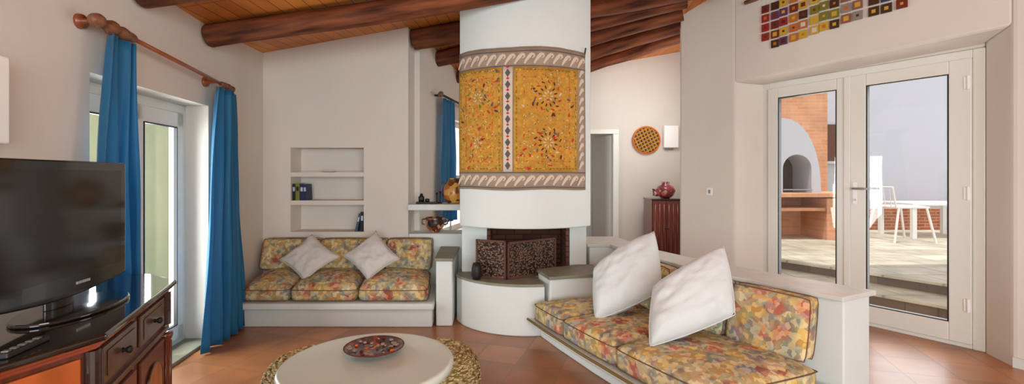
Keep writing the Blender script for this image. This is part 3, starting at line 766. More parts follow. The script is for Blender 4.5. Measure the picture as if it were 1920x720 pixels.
def pillow(cs, T, label, mat, group, seed=0, pinch=.10, n=26):
    cs = [Vector(c) for c in cs]  # 4 corners in order
    nrm = ((cs[2]-cs[0]).cross(cs[3]-cs[1])).normalized()
    if nrm.y > 0: nrm = -nrm
    def bil(u, v): return cs[0]*(1-u)*(1-v)+cs[1]*u*(1-v)+cs[2]*u*v+cs[3]*(1-u)*v
    vs = {}; V = []; Fs = []
    for side in (1, -1):
        for j in range(n+1):
            for i in range(n+1):
                a, b = 2*i/n-1, 2*j/n-1
                edge = i in (0, n) or j in (0, n)
                if edge and side == -1: continue
                u = .5+.5*a*(1-pinch*(1-b*b)*abs(a)); v = .5+.5*b*(1-pinch*(1-a*a)*abs(b))
                t = T*max(0, (1-a**4)*(1-b**4))**.5*(1-.25*(a*a+b*b)/2)
                p = bil(u, v)
                wr = .020*noise.noise(Vector((a*2.2+seed, b*2.2, side)))+.010*noise.noise(Vector((a*2+b*5+seed, (a-b)*3, side)))+.007*noise.noise(Vector((a*6+seed, b*5, side*3)))
                if edge: wr = 0
                p = p+nrm*side*(t+wr*(1 if t > .02 else .4))
                vs[(i, j, side)] = len(V); V.append(p)
                if edge: vs[(i, j, -1)] = vs[(i, j, 1)]
    for side in (1, -1):
        for j in range(n):
            for i in range(n):
                Fs.append((vs[(i, j, side)], vs[(i+1, j, side)], vs[(i+1, j+1, side)], vs[(i, j+1, side)]))
    o = MB().add(V, Fs).build('throw_pillow', mat, smooth=True)
    pts = [V[vs[(i, 0, 1)]] for i in range(n)]+[V[vs[(n, j, 1)]] for j in range(n)]+[V[vs[(n-i, n, 1)]] for i in range(n)]+[V[vs[(0, n-j, 1)]] for j in range(n)]
    MB().tube(pts, .003, 5, closed=True).build('seam', mat, o, smooth=True)
    return tag(o, label, 'pillow', group)
pg = 'white pillows on the back bench'
pillow([P(524, 487, 4.30), P(570, 527, 4.20), P(637, 481, 4.35), P(585, 438, 4.50)], .055, 'off-white pillow standing on its corner on the back bench, left of the pair', 'cream_cotton', pg, 1)
pillow([P(643, 479, 4.32), P(690, 526, 4.20), P(750, 485, 4.34), P(705, 432, 4.50)], .055, 'off-white pillow standing on its corner on the back bench, right of the pair', 'cream_cotton', pg, 2)

# pier between bench and hearth
pr = thing('masonry_pier', 'low white pier with grey stone cap between the back bench and the hearth', 'pier', (-.6, 4.3, 0))
pp = [(-.658, 4.06), (-.515, 4.06), (-.54, 4.74), (-.712, 4.74)]
MB().prism(pp, 0, .565).build('base', 'masonry_white', pr, bevel=.012)
MB().prism([(-.67, 4.04), (-.505, 4.04), (-.53, 4.74), (-.72, 4.74)], .565, .59).build('stone_cap', 'stone', pr, bevel=.005)

# ------------------------------------------------------------------ right hand sofa wall (curved) and bench
near = [(1.815, 2.47), (1.78, 2.527), (1.58, 2.81), (1.418, 3.069), (1.229, 3.454), (1.12, 3.78), (1.02, 4.115), (.93, 4.47), (.72, 4.47)]
far = [(2.085, 2.62), (2.05, 2.68), (1.80, 3.06), (1.60, 3.43), (1.42, 3.78), (1.29, 4.10), (1.22, 4.45), (1.16, 4.75), (1.10, 5.05), (.72, 5.05)]
ZS = .65
def inset(poly, d):
    c = Vector((sum(p[0] for p in poly)/len(poly), sum(p[1] for p in poly)/len(poly)))
    return poly
sw_ = thing('masonry_back_wall', 'low curved white wall with stone slab top behind the right-hand floral sofa', 'low wall', (1.5, 3.4, 0))
nw = [(x+.02, y+.012) for x, y in near[1:]]; nw[0] = (1.80, 2.545); fwp = [(x-.015, y-.005) for x, y in far[1:]]; fwp[0] = (2.05, 2.69)
MB().prism(nw+fwp[::-1], 0, ZS-.028).build('base', 'masonry_white', sw_, bevel=.008)
MB().prism([(1.775, 2.515)]+near[2:]+far[2:][::-1]+[(2.07, 2.665)], ZS-.028, ZS).build('slab_top', 'slab_pale', sw_, bevel=.005)
# stone tip left of it (ledge in front of the chimney side)
ar = thing('masonry_block', 'white block with grey-green stone cap between the hearth and the right sofa', 'block', (.45, 4.0, 0))
aq = [(.212, 4.08), (.298, 3.75), (.70, 3.88), (.74, 4.29), (.60, 4.29)]
MB().prism([(.225, 4.075), (.308, 3.775), (.69, 3.90), (.72, 4.28), (.60, 4.28)], 0, .465).build('base', 'masonry_white', ar, bevel=.01)
MB().prism(aq, .465, .492).build('stone_cap', 'stone', ar, bevel=.005)
# bench
bf = [(.130, 3.775), (.24, 3.50), (.44, 3.05), (.66, 2.60), (.88, 2.20), (1.08, 1.92)]
bb = [(.70, 3.89), (1.00, 4.0), (1.10, 3.78), (1.21, 3.45), (1.40, 3.06), (1.57, 2.80), (1.77, 2.50), (1.72, 2.30)]
bs = thing('masonry_bench', 'low white built-in masonry bench with wooden edge carrying the right-hand floral cushions', 'bench', (.8, 3.0, 0))
zb2 = .155
MB().prism([(x+.10, y+.03) for x, y in bf]+[(1.70, 2.25)]+bb[::-1][1:]+[(.31, 3.76)], 0, zb2-.04).build('base', 'masonry_white', bs, bevel=.01)
MB().prism(bf+[(1.72, 2.25)]+bb[::-1][1:]+[(.293, 3.742)], zb2-.04, zb2).build('seat_slab', 'slab_pale', bs, bevel=.012)
tl = [(x-.004, y-.004) for x, y in bf]
MB().tube([(x, y, zb2-.004) for x, y in tl], .009, 8).build('edge_trim', 'seagrass_back', bs, smooth=True)
# right seat cushions: front corners by pixels at the bench level
def BP(px, py, z):
    Y = (EYE-z)*F/(py-HY); return Vector(((px-CX)/F*Y, Y, z))
zc2 = .305
fr = [BP(997, 600, zb2), BP(1064, 645, zb2), BP(1168, 705, zb2), BP(1320, 800, zb2)]
fr = [Vector((.168, 3.72, zb2)), Vector((.345, 3.30, zb2)), Vector((.60, 2.775, zb2)), Vector((.93, 2.165, zb2))]
rk = [Vector((.84, 3.86, zb2)), Vector((1.08, 3.55, zb2)), Vector((1.25, 3.09, zb2)), Vector((1.60, 2.43, zb2))]
up = Vector((0, 0, zc2-zb2))
lbs = ('floral seat cushion of the right sofa nearest the hearth', 'middle floral seat cushion of the right sofa, under the first white pillow', 'floral seat cushion of the right sofa closest to the camera')
for i in range(3):
    e1 = (fr[i+1]-fr[i]).normalized()*.004; e2 = (rk[i+1]-rk[i]).normalized()*.004
    b4 = [fr[i]+e1, fr[i+1]-e1, rk[i+1]-e2, rk[i]+e2]
    o = cushion('seat_cushion', [p for p in b4]+[p+up for p in b4], puff=0, rr=.28, seed=i+20)
    cc = sum(b4, Vector())/4
    e_u = (b4[1]-b4[0]); e_v = (b4[3]-b4[0])
    for v in o.data.vertices:
        if v.co.z > zb2+.09:
            d = v.co-b4[0]; det = e_u.x*e_v.y-e_u.y*e_v.x
            u = (d.x*e_v.y-d.y*e_v.x)/det; w = (e_u.x*d.y-e_u.y*d.x)/det
            v.co.z += .04*max(0, (1-min(1, abs(2*u-1))**2)*(1-min(1, abs(2*w-1))**2))**.6
    tag(o, lbs[i], 'cushion', 'floral seat cushions of the right sofa')
# back cushions following the curved wall
bk = [((1.09, 3.85), (1.23, 3.36)), ((1.235, 3.345), (1.44, 2.965)), ((1.45, 2.95), (1.69, 2.56))]
lbs = ('floral back cushion of the right sofa at the hearth end, mostly behind a white pillow', 'floral back cushion of the right sofa behind the big white pillow', 'large floral back cushion at the near end of the right sofa')
for i, (p, q) in enumerate(bk):
    p, q = Vector((*p, 0)), Vector((*q, 0)); d = (q-p).normalized(); nr = Vector((d.y, -d.x, 0))
    if nr.x > 0: nr = -nr
    p += nr*.02; q += nr*.02
    th = .11; lean = .06; z0_, z1_ = .315, .64
    fq = [p+nr*(th+lean)+Vector((0, 0, z0_)), q+nr*(th+lean)+Vector((0, 0, z0_)), q+nr*th*1.0+Vector((0, 0, z1_)), p+nr*th+Vector((0, 0, z1_))]
    c = fq+[fq[0]-nr*th, fq[1]-nr*th, fq[2]-nr*th, fq[3]-nr*th]
    tag(cushion('back_cushion', c, puff=.15, rr=.25, seed=i+30), lbs[i], 'cushion', 'floral back cushions of the right sofa')
pg = 'large white pillows on the right sofa'
pillow([P(1117, 600, 3.20), P(1240, 545, 3.18), P(1226, 434, 3.45), P(1114, 503, 3.52)], .13, 'large white pillow leaning on the right sofa, the one nearer the hearth', 'pillow_white', pg, 4, pinch=-.06)
pillow([P(1219, 650, 2.68), P(1378, 590, 2.72), P(1356, 462, 2.95), P(1226, 536, 2.95)], .13, 'large white pillow leaning on the right sofa, the one closest to the camera', 'pillow_white', pg, 8, pinch=-.06)

# ------------------------------------------------------------------ table, dish, pouffes
tx, ty = -.70, 2.29
tb = thing('coffee_table', 'round white lacquered coffee table on the terracotta floor', 'table', (tx, ty, 0))
MB().lathe([(.36, .345), (.395, .35), (.410, .362), (.412, .385), (.405, .398), (.395, .402), (.385, .400), (.02, .400)], (tx, ty, 0), 96).build('tabletop', 'table_white', tb, smooth=True)
MB().lathe([(.20, .0), (.20, .02), (.10, .05), (.075, .12), (.08, .25), (.14, .345)], (tx, ty, 0), 40).build('pedestal', 'table_white', tb, smooth=True)
dc = (-.70, 2.385, .401)
MB_ = MB(); MB_.lathe([(.06, 0), (.065, .008), (.11, .018), (.145, .034), (.148, .038), (.142, .037), (.10, .024), (.02, .018)], dc, 64)
dish = tag(MB_.build('painted_dish', ['painted_dish'], smooth=True), 'round dark red painted dish on the white coffee table', 'dish')
rg = MB(); rg.tube([(dc[0]+.147*math.cos(a*PI/24), dc[1]+.147*math.sin(a*PI/24), dc[2]+.037) for a in range(48)], .003, 6, closed=True); rg.build('rim', 'maroon_thread', dish, smooth=True)
mo = MB(); random.seed(3)
for k in range(46):
    a = random.random()*6.28; r = math.sqrt(random.random())*.125; s = random.uniform(.006, .013)
    x, y = dc[0]+r*math.cos(a), dc[1]+r*math.sin(a); z = dc[2]+.020+max(0, (r-.03))*.19
    q = random.random()*1.5
    mo.prism([(x+s*math.cos(q+j*PI/2), y+s*math.sin(q+j*PI/2)) for j in range(4)], z-.006, z+.001, random.choice([0, 1, 2, 3, 2, 3]))
mo.build('painted_motif', ['orange_thread', 'grey_thread', 'taupe_cloth', 'maroon_thread'], dish)

def pouf(x, y, R, H_, label):
    o_ = thing('woven_pouffe', label, 'pouffe', (x, y, 0), 'woven seagrass pouffes')
    prof = [(.02, .0)]
    for k in range(17):
        a = -PI/2+PI*k/16
        prof.append((R-.11+.11*math.cos(a), H_/2+H_/2*math.sin(a)))
    prof += [(R*.4, H_-.008), (.02, H_-.012)]
    MB().lathe(prof, (x, y, 0), 64).build('body', 'seagrass', o_, smooth=True)
    for k in range(11):      # braided coils
        a = -PI/2+PI*(k+.5)/11; r = R-.11+.115*math.cos(a); z = H_/2+(H_/2)*math.sin(a)
        pts = []
        for i in range(90):
            t = 2*PI*i/90; pts.append((x+(r+.004*math.sin(30*t))*math.cos(t), y+(r+.004*math.sin(30*t))*math.sin(t), max(.011, z)+.003*math.cos(30*t)))
        MB().tube(pts, .011, 6, closed=True).build('coil', 'seagrass', o_, smooth=True)
pouf(-.465, 2.69, .275, .30, 'round woven seagrass pouffe right of the coffee table')
pouf(-1.085, 2.62, .275, .29, 'round woven seagrass pouffe left of the coffee table')

# ------------------------------------------------------------------ cabinet
cb = thing('sideboard', 'dark polished wooden sideboard with canted ends under the television', 'sideboard', (-1.7, 1.6, 0))
top = [(-1.42, .95), (-1.285, 1.49), (-1.615, 2.262), (-1.85, 2.405), (-2.03, 2.40), (-1.87, .95)]
cen = Vector((-1.75, 1.65))
def off(poly, d):
    n_ = len(poly); res = []
    for i in range(n_):
        p0, p, p1 = [Vector(poly[(i+k) % n_]) for k in (-1, 0, 1)]
        e0 = (p-p0).normalized(); e1 = (p1-p).normalized()
        a = Vector((-e0.y, e0.x)); b = Vector((-e1.y, e1.x)); m_ = (a+b); m_ = m_/max(.3, m_.dot(a))
        res.append(tuple(p+m_*d))
    return res
zt_ = .80
b1 = off(top, .045)
MB().prism(b1, .07, zt_-.045).build('body', 'cab_wood', cb)
MB().prism(off(top, .0), zt_-.022, zt_).build('top', 'cab_top', cb, bevel=.008, seg=3)
m = MB(); m.prism(off(top, .014), zt_-.034, zt_-.022); m.prism(off(top, .028), zt_-.048, zt_-.034); m.build('cornice', 'cab_moulding_lit', cb, bevel=.004)
m = MB(); m.prism(off(top, .028), .575, .59); m.prism(off(top, .036), .56, .575); m.build('waist_moulding', 'cab_front', cb, bevel=.004)
m = MB(); m.prism(off(top, .03), 0, .06); m.prism(off(top, .038), .06, .08); m.build('plinth', 'cab_dark', cb, bevel=.004)
def face(i, u0, u1, z0, z1, e0, e1, mb, mi=0, poly=b1):   # slab on face i between fractions
    a, b = Vector(poly[i]), Vector(poly[i+1]); d = b-a; l = d.normalized(); nn_ = Vector((l.y, -l.x))
    p, q = a+d*u0, a+d*u1
    mb.prism([(p+nn_*e0), (q+nn_*e0), (q+nn_*e1), (p+nn_*e1)], z0, z1, mi)
def fpt(i, u, e, poly=b1):
    a, b = Vector(poly[i]), Vector(poly[i+1]); d = b-a; l = d.normalized(); nn_ = Vector((l.y, -l.x)); p = a+d*u+nn_*e; return p
def knob(i, u, z, parent):
    m = MB(); a = fpt(i, u, .014); b = fpt(i, u, .030); c = fpt(i, u, .044)
    m.tube([(*a, z), (*fpt(i, u, .022), z), (*b, z), (*fpt(i, u, .038), z), (*c, z)], [.011, .006, .012, .014, .008], 12)
    m.build('knob', 'iron', parent, smooth=True)
m = MB(); face(0, .04, .93, .10, .735, 0, .012, m); sp_ = m.build('side_panel', 'cab_orange_lit', cb, bevel=.004)
m = MB(); face(0, .16, .82, .16, .66, .012, .02, m); m.build('raised_field', 'cab_orange_lit', sp_, bevel=.004)
for (i, parts) in ((1, ((.07, .47), (.53, .93))), (2, ((.15, .85),))):
    for (u0, u1) in parts:
        m = MB(); face(i, u0, u1, .61, .735, 0, .012, m)
        dr = m.build('drawer', 'cab_panel' if i == 0 else 'cab_front', cb, bevel=.004)
        m = MB(); du = (u1-u0)*.10; face(i, u0+du, u1-du, .63, .715, .012, .016, m); m.build('drawer_panel', 'cab_panel' if i == 0 else 'cab_front', dr, bevel=.003)
        knob(i, (u0+u1)/2, .672, dr)
        m = MB(); face(i, u0, u1, .10, .545, 0, .012, m)
        dd = m.build('door', 'cab_wood' if i else 'cab_panel', cb, bevel=.004)
        # arched raised panel
        a = fpt(i, u0+(u1-u0)*.18, 0); b = fpt(i, u1-(u1-u0)*.18, 0); w = (b-a).length; l = (b-a).normalized(); nn_ = Vector((l.y, -l.x))
        pr_ = [(0, .16), (w, .16), (w, .40)]+[(w/2+w/2*math.cos(k*PI/12), .40+.085*math.sin(k*PI/12)) for k in range(1, 12)]+[(0, .40)]
        vs = [(*(a+l*x+nn_*.012), z) for x, z in pr_]+[(*(a+l*x+nn_*.02), z) for x, z in pr_]; k_ = len(pr_)
        m = MB().add(vs, [tuple(range(k_)), tuple(range(k_, 2*k_))]+[(j, (j+1) % k_, k_+(j+1) % k_, k_+j) for j in range(k_)])
        m.build('door_panel', 'cab_panel', dd, bevel=.004)
        m = MB(); m.tube([(*(a+l*x+nn_*.016), z) for x, z in pr_], .006, 6, closed=True); m.build('door_moulding', 'cab_dark', dd, smooth=True)
        knob(i, u1-(u1-u0)*.07 if u0 < .3 else u0+(u1-u0)*.07, .40, dd)
for i in (1, 2, 3):
    p = Vector(b1[i]);
    m = MB()
    for k in range(-2, 3):
        for (ii, uu) in ((i-1, 1), (i, 0)):
            pass
    q = p+(p-cen).normalized()*.004
    m.tube([(q.x, q.y, .09), (q.x, q.y, .11), (q.x, q.y, .13), (q.x, q.y, .52), (q.x, q.y, .54), (q.x, q.y, .555)], [.03, .03, .022, .022, .03, .03], 14)
    for k in range(7):
        a = 2*PI*k/7; m.tube([(q.x+.021*math.cos(a), q.y+.021*math.sin(a), .135), (q.x+.021*math.cos(a), q.y+.021*math.sin(a), .515)], .005, 6)
    m.build('corner_post', 'cab_wood', cb, smooth=True)
    m = MB(); m.tube([(q.x, q.y, .595), (q.x, q.y, .75)], .022, 12); m.build('corner_block', 'cab_dark', cb)

# ------------------------------------------------------------------ television
tv = thing('television', 'black flat-screen television with curved chin on the dark sideboard', 'television', (-1.66, 1.75, .80))
F0 = Vector((-1.728, 2.10, 0)); N0 = Vector((-1.590, 1.41, 0)); d = (F0-N0).normalized(); W = (F0-N0).length
nr = Vector((d.y, -d.x, 0))          # towards the room
def TV(u, z, e): p = N0+d*u+nr*e; return (p.x, p.y, z)
zt0, zb0 = 1.358, .852
# housing with curved lower edge
nseg = 24
pts = [(W*k/nseg, zb0-.028*math.sin(PI*k/nseg)+.02) for k in range(nseg+1)]
outl = pts+[(W, zt0), (0, zt0)]
def extr(outl, e0, e1, mb):
    k_ = len(outl); vs = [TV(u, z, e0) for u, z in outl]+[TV(u, z, e1) for u, z in outl]
    return mb.add(vs, [tuple(range(k_))[::-1], tuple(range(k_, 2*k_))]+[(j, (j+1) % k_, k_+(j+1) % k_, k_+j) for j in range(k_)])
extr(outl, -.06, 0, MB()).build('housing', 'dark_gloss', tv, bevel=.006)
m = MB(); extr([(.045, .925), (W-.035, .925), (W-.035, zt0-.035), (.045, zt0-.035)], 0, .002, m); m.build('screen', 'screen', tv)
m = MB(); extr([(.03, .86), (.05, .86), (.05, zt0-.03), (.03, zt0-.03)], .0, .004, m); m.build('side_trim', 'steel_grey', tv)
m = MB()
for k in range(7): extr([(W*.56+.011*k, .885), (W*.56+.011*k+.008, .885), (W*.56+.011*k+.008, .895), (W*.56+.011*k, .895)], .0, .0025, m)
m.build('maker_mark', 'silver_mark', tv)
m = MB(); bc = N0+d*(W*.5)+nr*(.02)
vs = []
def oval(cx_, a_, b_, n=40): return [tuple((cx_+d*(a_*math.cos(2*PI*k/n))+nr*(b_*math.sin(2*PI*k/n))).xy) for k in range(n)]
m.prism(oval(bc, .24, .13), .80, .814); m.build('stand_base', 'dark_gloss', tv, bevel=.005)
m = MB(); m.prism(oval(N0+d*(W*.5)-nr*.03, .07, .022), .813, .90); m.build('stand_neck', 'dark_gloss', tv, bevel=.003)

rc = thing('remote_control', 'black and grey remote control on the sideboard in front of the television', 'remote control', (-1.42, 1.33, .80))
m = MB(); m.prism([(-1.405, 1.27), (-1.375, 1.28), (-1.405, 1.43), (-1.435, 1.42)], .80, .816); m.build('casing', 'black', rc, bevel=.004)
m = MB()
for k in range(5): m.prism([(-1.40-.005*k, 1.285+.026*k), (-1.385-.005*k, 1.29+.026*k), (-1.389-.005*k, 1.303+.026*k), (-1.404-.005*k, 1.298+.026*k)], .816, .819)
m.build('button', 'steel_grey', rc)

# wall lamp box at far left
m = MB(); a = LW(1.80); 
m.prism([LW(1.66, .002), LW(1.925, .002), LW(1.925, .11), LW(1.66, .11)], 1.43, 1.785)
wl1 = thing('wall_lamp', 'plain white box-shaped wall lamp at the left edge above the television', 'lamp', (*LW(1.8, .05), 1.43), 'white box wall lamps')
m.build('shade', 'lampshade_white', wl1, bevel=.008)
m = MB(); m.prism([LW(1.72, .001), LW(1.86, .001), LW(1.86, .03), LW(1.72, .03)], 1.40, 1.43); m.build('mount', 'steel_grey', wl1)

# ------------------------------------------------------------------ hall things
yb_ = YF-.002
bk_ = thing('woven_basket', 'round woven basket plate in brown and gold hanging on the hall wall', 'basket', (2.08, YF, 1.855))
m = MB(); m.lathe([(.205, -.0), (.212, -.02), (.2, -.05), (.16, -.035), (.02, -.02)], (2.08, YF-.003, 1.855), 40, axis='y'); m.build('dish', 'shutter', bk_, smooth=True)
m = MB(); random.seed(9)
for k in range(-3, 4):
    for dx_, dz_ in ((1, .55), (-.45, 1)):
        l = math.hypot(dx_, dz_); ux, uz = dx_/l, dz_/l; ox, oz = -uz*k*.052, ux*k*.052
        h = math.sqrt(max(.0001, .19**2-(k*.052)**2))
        m.tube([(2.08+ox-ux*h, YF-.05, 1.855+oz-uz*h), (2.08+ox, YF-.045, 1.855+oz), (2.08+ox+ux*h, YF-.05, 1.855+oz+uz*h)], .010, 6)
m.build('weave', 'gold_cloth', bk_)
m = MB(); m.tube([(2.08+.205*math.cos(k*PI/20), YF-.045, 1.855+.205*math.sin(k*PI/20)) for k in range(40)], .012, 8, closed=True); m.build('rim', 'orange_thread', bk_, smooth=True)
wl2 = thing('wall_lamp', 'plain white box-shaped wall lamp on the hall wall right of the woven basket', 'lamp', (2.44, YF, 1.75), 'white box wall lamps')
m = MB(); m.box(2.335, 2.555, YF-.11, YF-.002, 1.735, 2.075); m.build('shade', 'lampshade_white', wl2, bevel=.008)
m = MB(); m.box(2.38, 2.5, YF-.03, YF-.001, 1.705, 1.735); m.build('mount', 'steel_grey', wl2)
hc = thing('hall_cabinet', 'narrow red-brown wooden cabinet with grooved doors against the hall wall', 'cabinet', (2.17, 6.85, 0))
m = MB(); m.box(1.995, 2.40, 6.7, 7.1, 0, .955); m.build('carcass', 'cab_wood', hc, bevel=.004)
m = MB(); m.box(1.985, 2.41, 6.68, 7.11, .955, .975); m.build('top', 'cab_dark', hc, bevel=.004)
for (a, b) in ((2.01, 2.195), (2.205, 2.39)):
    m = MB(); m.box(a, b, 6.685, 6.7, .05, .94); dr = m.build('door', 'red_wood', hc, bevel=.003)
    m = MB()
    for k in range(3): x = a+.03+k*(b-a-.06)/2; m.tube([(x, 6.682, .09), (x, 6.682, .90)], .014, 8)
    m.build('fluting', 'red_wood', dr, smooth=True)
    m = MB(); m.tube([(b-.015 if a < 2.1 else a+.015, 6.685, .55), (b-.015 if a < 2.1 else a+.015, 6.66, .55)], .009, 8); m.build('knob', 'iron', dr)
m = MB(); m.lathe([(.06, 0), (.11, .04), (.14, .11), (.11, .17), (.05, .2), (.06, .24), (.04, .24)], (2.24, 6.85, .976), 24)
v_ = tag(m.build('patterned_vase', 'red_pattern', smooth=True), 'squat red patterned vase on the hall cabinet', 'vase')
m = MB(); m.tube([(2.13, 6.83, 1.08), (2.05, 6.82, 1.10), (2.06, 6.82, 1.03), (2.12, 6.83, 1.02)], .02, 8); m.build('handle', 'red_pattern', v_, smooth=True)

# ------------------------------------------------------------------ hanging mosaic of squares over the French doors
hg = thing('mosaic_hanging', 'hanging curtain of small coloured squares on strings above the French doors', 'wall hanging', (*DW(1, 0), 2.6))
cols = [(1437, 70), (1455, 82.5), (1471, 77), (1490, 71), (1508, 65), (1529, 57), (1547, 50), (1566.5, 46), (1588.5, 35.6), (1610, 29.6), (1640, 22), (1664, 16), (1693, 7.5)]
pal = {'q_maroon': (112, 40, 30), 'q_red': (150, 40, 34), 'q_orange': (186, 104, 40), 'q_gold': (196, 156, 50), 'q_olive': (118, 112, 44), 'q_brown': (66, 40, 24), 'q_grey': (140, 128, 118), 'q_mauve': (138, 84, 76), 'q_navy': (54, 56, 92), 'q_purple': (96, 50, 90), 'q_white': (206, 198, 184)}
for k, c in pal.items(): plain(k, srgb(*c), .4)
colpref = [['q_maroon', 'q_red'], ['q_maroon', 'q_brown', 'q_purple'], ['q_red', 'q_orange', 'q_gold', 'q_purple'], ['q_orange', 'q_red', 'q_maroon'], ['q_orange', 'q_gold', 'q_brown'], ['q_gold', 'q_gold', 'q_olive'],
           ['q_olive', 'q_gold'], ['q_brown', 'q_olive'], ['q_grey', 'q_mauve'], ['q_mauve', 'q_grey', 'q_brown'], ['q_olive', 'q_brown'], ['q_navy', 'q_brown'], ['q_maroon']]
random.seed(21)
ZR = 3.07
for ci, (px, py) in enumerate(cols):
    r_ = (px-CX)/F; t = (3.29-3.39*r_)/(.539+.843*r_); Y = 3.39+.843*t; z = EYE-(py-HY)/F*Y
    top_y = 0
    zrow = z; hs = .036
    nrow = 0
    while zrow < ZR-.05 and nrow < 7:
        m = MB(); m.prism(DP([(t-hs, -.022), (t+hs, -.022), (t+hs, -.016), (t-hs, -.016)]), zrow-.037, zrow+.037, 0)
        h2 = random.choice([.014, .02, .01]); m.prism(DP([(t-h2, -.0235), (t+h2, -.0235), (t+h2, -.0225), (t-h2, -.0225)]), zrow-h2, zrow+h2, 1)
        c1 = random.choice(colpref[ci]); c2 = random.choice(['q_brown', 'q_gold', 'q_white', 'q_maroon', 'q_orange'])
        m.build('square', [c1, c2], hg)
        zrow += .0915; nrow += 1
    m = MB()
    for dt in (-.02, .02): m.tube([(*DW(t+dt, -.014), z-.03), (*DW(t+dt, -.014), ZR)], .0012, 4)
    m.build('string', 'paper', hg)
m = MB(); m.tube([(*DW(1.66, -.03), ZR-.01), (*DW(1.5, -.03), ZR), (*DW(.2, -.03), ZR+.02)], [.02, .024, .022], 12); m.build('driftwood_rod', 'finial_wood', hg, smooth=True)

# ------------------------------------------------------------------ outside terrace
def NP(l): return [DW(*q) for q in l]
struct(MB().prism(NP([(6, .45), (-8, .45), (-8, 1.0), (6, 1.0)]), -.12, -.005).build('ground', 'terrace_stone'))
st_ = MB(); st_.prism(NP([(6, 1.0), (-8, 1.0), (-8, 1.5), (6, 1.5)]), -.12, .10); s1 = st_.build('ground', 'step_stone'); struct(s1)
m = MB(); m.prism(NP([(6, .97), (-8, .97), (-8, 1.5), (6, 1.5)]), .10, .125); struct(m.build('trim_2', 'terrace_stone'))
m = MB(); m.prism(NP([(6, 1.5), (-8, 1.5), (-8, 3), (-8, 9.5), (6, 9.5)]), -.12, .215); struct(m.build('ground', 'step_stone'))
m = MB(); m.prism(NP([(6, 1.47), (-8, 1.47), (-8, 9.5), (6, 9.5)]), .215, .24); struct(m.build('ground', 'terrace_stone'))
ZT = .24
ov = thing('barbecue_oven', 'outdoor white plastered barbecue oven on an orange brick counter, seen through the left glass door', 'oven', (4.9, 8.2, ZT))
# counter
m = MB()
m.box(4.0, 4.16, 7.75, 8.6, ZT, .93); m.box(5.20, 5.37, 7.75, 8.6, ZT, .93); m.box(5.6, 5.75, 7.75, 8.6, ZT, .93); m.box(4.0, 5.75, 8.45, 8.6, ZT, .93)
m.build('counter_pier', 'brick_orange', ov)
MB().box(3.95, 5.8, 7.7, 8.62, .95, 1.02).build('worktop', 'brick_orange', ov, bevel=.01)
MB().box(4.1, 5.7, 7.78, 8.5, .72, .77).build('shelf', 'brick_orange', ov)
# dome with arched opening: front face polygon with arch cut, extruded
def arch(cx_, w, z0, zs_, n=16): return [(cx_+w/2*math.cos(PI*k/n), zs_+w/2*math.sin(PI*k/n)) for k in range(n+1)]
ocx = 4.77; ow = .48
inner = [(ocx+ow/2, 1.02)]+arch(ocx, ow, 1.02, 1.42)+[(ocx-ow/2, 1.02)]
nn2 = len(inner); outer = []
for k in range(nn2):
    a = PI*k/(nn2-1)
    outer.append((4.55+.62*math.cos(a) if math.cos(a) > 0 else 4.55+.9*math.cos(a), 1.02+1.25*abs(math.sin(a))**.9))
vs = [(x, 7.85, z) for x, z in inner]+[(x, 7.85, z) for x, z in outer]+[(x, 8.4, z) for x, z in inner]+[(x, 8.55, z) for x, z in outer]
fs = []
for k in range(nn2-1):
    fs += [(k, k+1, nn2+k+1, nn2+k), (2*nn2+k, 2*nn2+k+1, k+1, k), (nn2+k, nn2+k+1, 3*nn2+k+1, 3*nn2+k)]
MB().add(vs, fs).build('dome', 'outside_white', ov)
MB().box(ocx-.3, ocx+.3, 8.38, 8.42, 1.02, 1.75).build('oven_back', 'oven_dark', ov)
m = MB(); m.tube([(ocx-.24, 7.83, 1.07), (ocx+.24, 7.83, 1.07)], .012, 6)
for k in range(9): m.tube([(ocx-.2+.05*k, 7.82, 1.07), (ocx-.2+.05*k, 8.2, 1.07)], .006, 5)
m.build('grill', 'steel_grey', ov)
ch = MB(); ch.box(4.2, 5.78, 8.6, 8.95, ZT, 4.6); ch.build('chimney', 'brick_orange', ov)
hw = thing('neighbour_wall', 'white rendered terrace wall behind the garden chair', 'wall', (7, 9.6, 0))
MB().box(5.3, 13, 9.6, 9.8, ZT, 4.6).build('render', 'outside_white', hw)
m = MB(); m.box(6.38, 6.72, 9.55, 9.6, 1.60, 2.35); m.build('shutter', 'shutter', hw)
m = MB(); m.box(6.34, 6.76, 9.52, 9.6, 1.55, 1.60); m.build('sill', 'outside_white', hw)
tag(MB().box(6.3, 12.5, 9.25, 9.45, ZT, .66).build('planter_wall', 'brick_red', bevel=.01), 'low red brick wall on the terrace behind the chair and table', 'wall')
# chair
def rodm(mb, a, b, r=.012): mb.tube([a, b], r, 8)
gc = thing('garden_chair', 'white metal garden chair on the terrace, seen through the right glass door', 'chair', (6.35, 7.7, ZT))
cx0, cx1, cy0, cy1, zc = 6.10, 6.62, 7.45, 7.95, .80
m = MB()
for k in range(12): rodm(m, (cx0+.02+k*(cx1-cx0-.04)/11, cy0, zc), (cx0+.02+k*(cx1-cx0-.04)/11, cy1, zc), .006)
for (a, b) in (((cx0, cy0), (cx1, cy0)), ((cx1, cy0), (cx1, cy1)), ((cx1, cy1), (cx0, cy1)), ((cx0, cy1), (cx0, cy0))): rodm(m, (*a, zc), (*b, zc), .016)
m.build('seat', 'white_metal', gc)
for (a, b, sx, sy) in ((cx0, cy0, -1, -1), (cx1, cy0, 1, -1), (cx1, cy1, 1, 1), (cx0, cy1, -1, 1)):
    m = MB(); rodm(m, (a+.04*-sx, b, zc), (a+.07*sx, b+.05*sy, ZT), .017); m.build('leg', 'white_metal', gc)
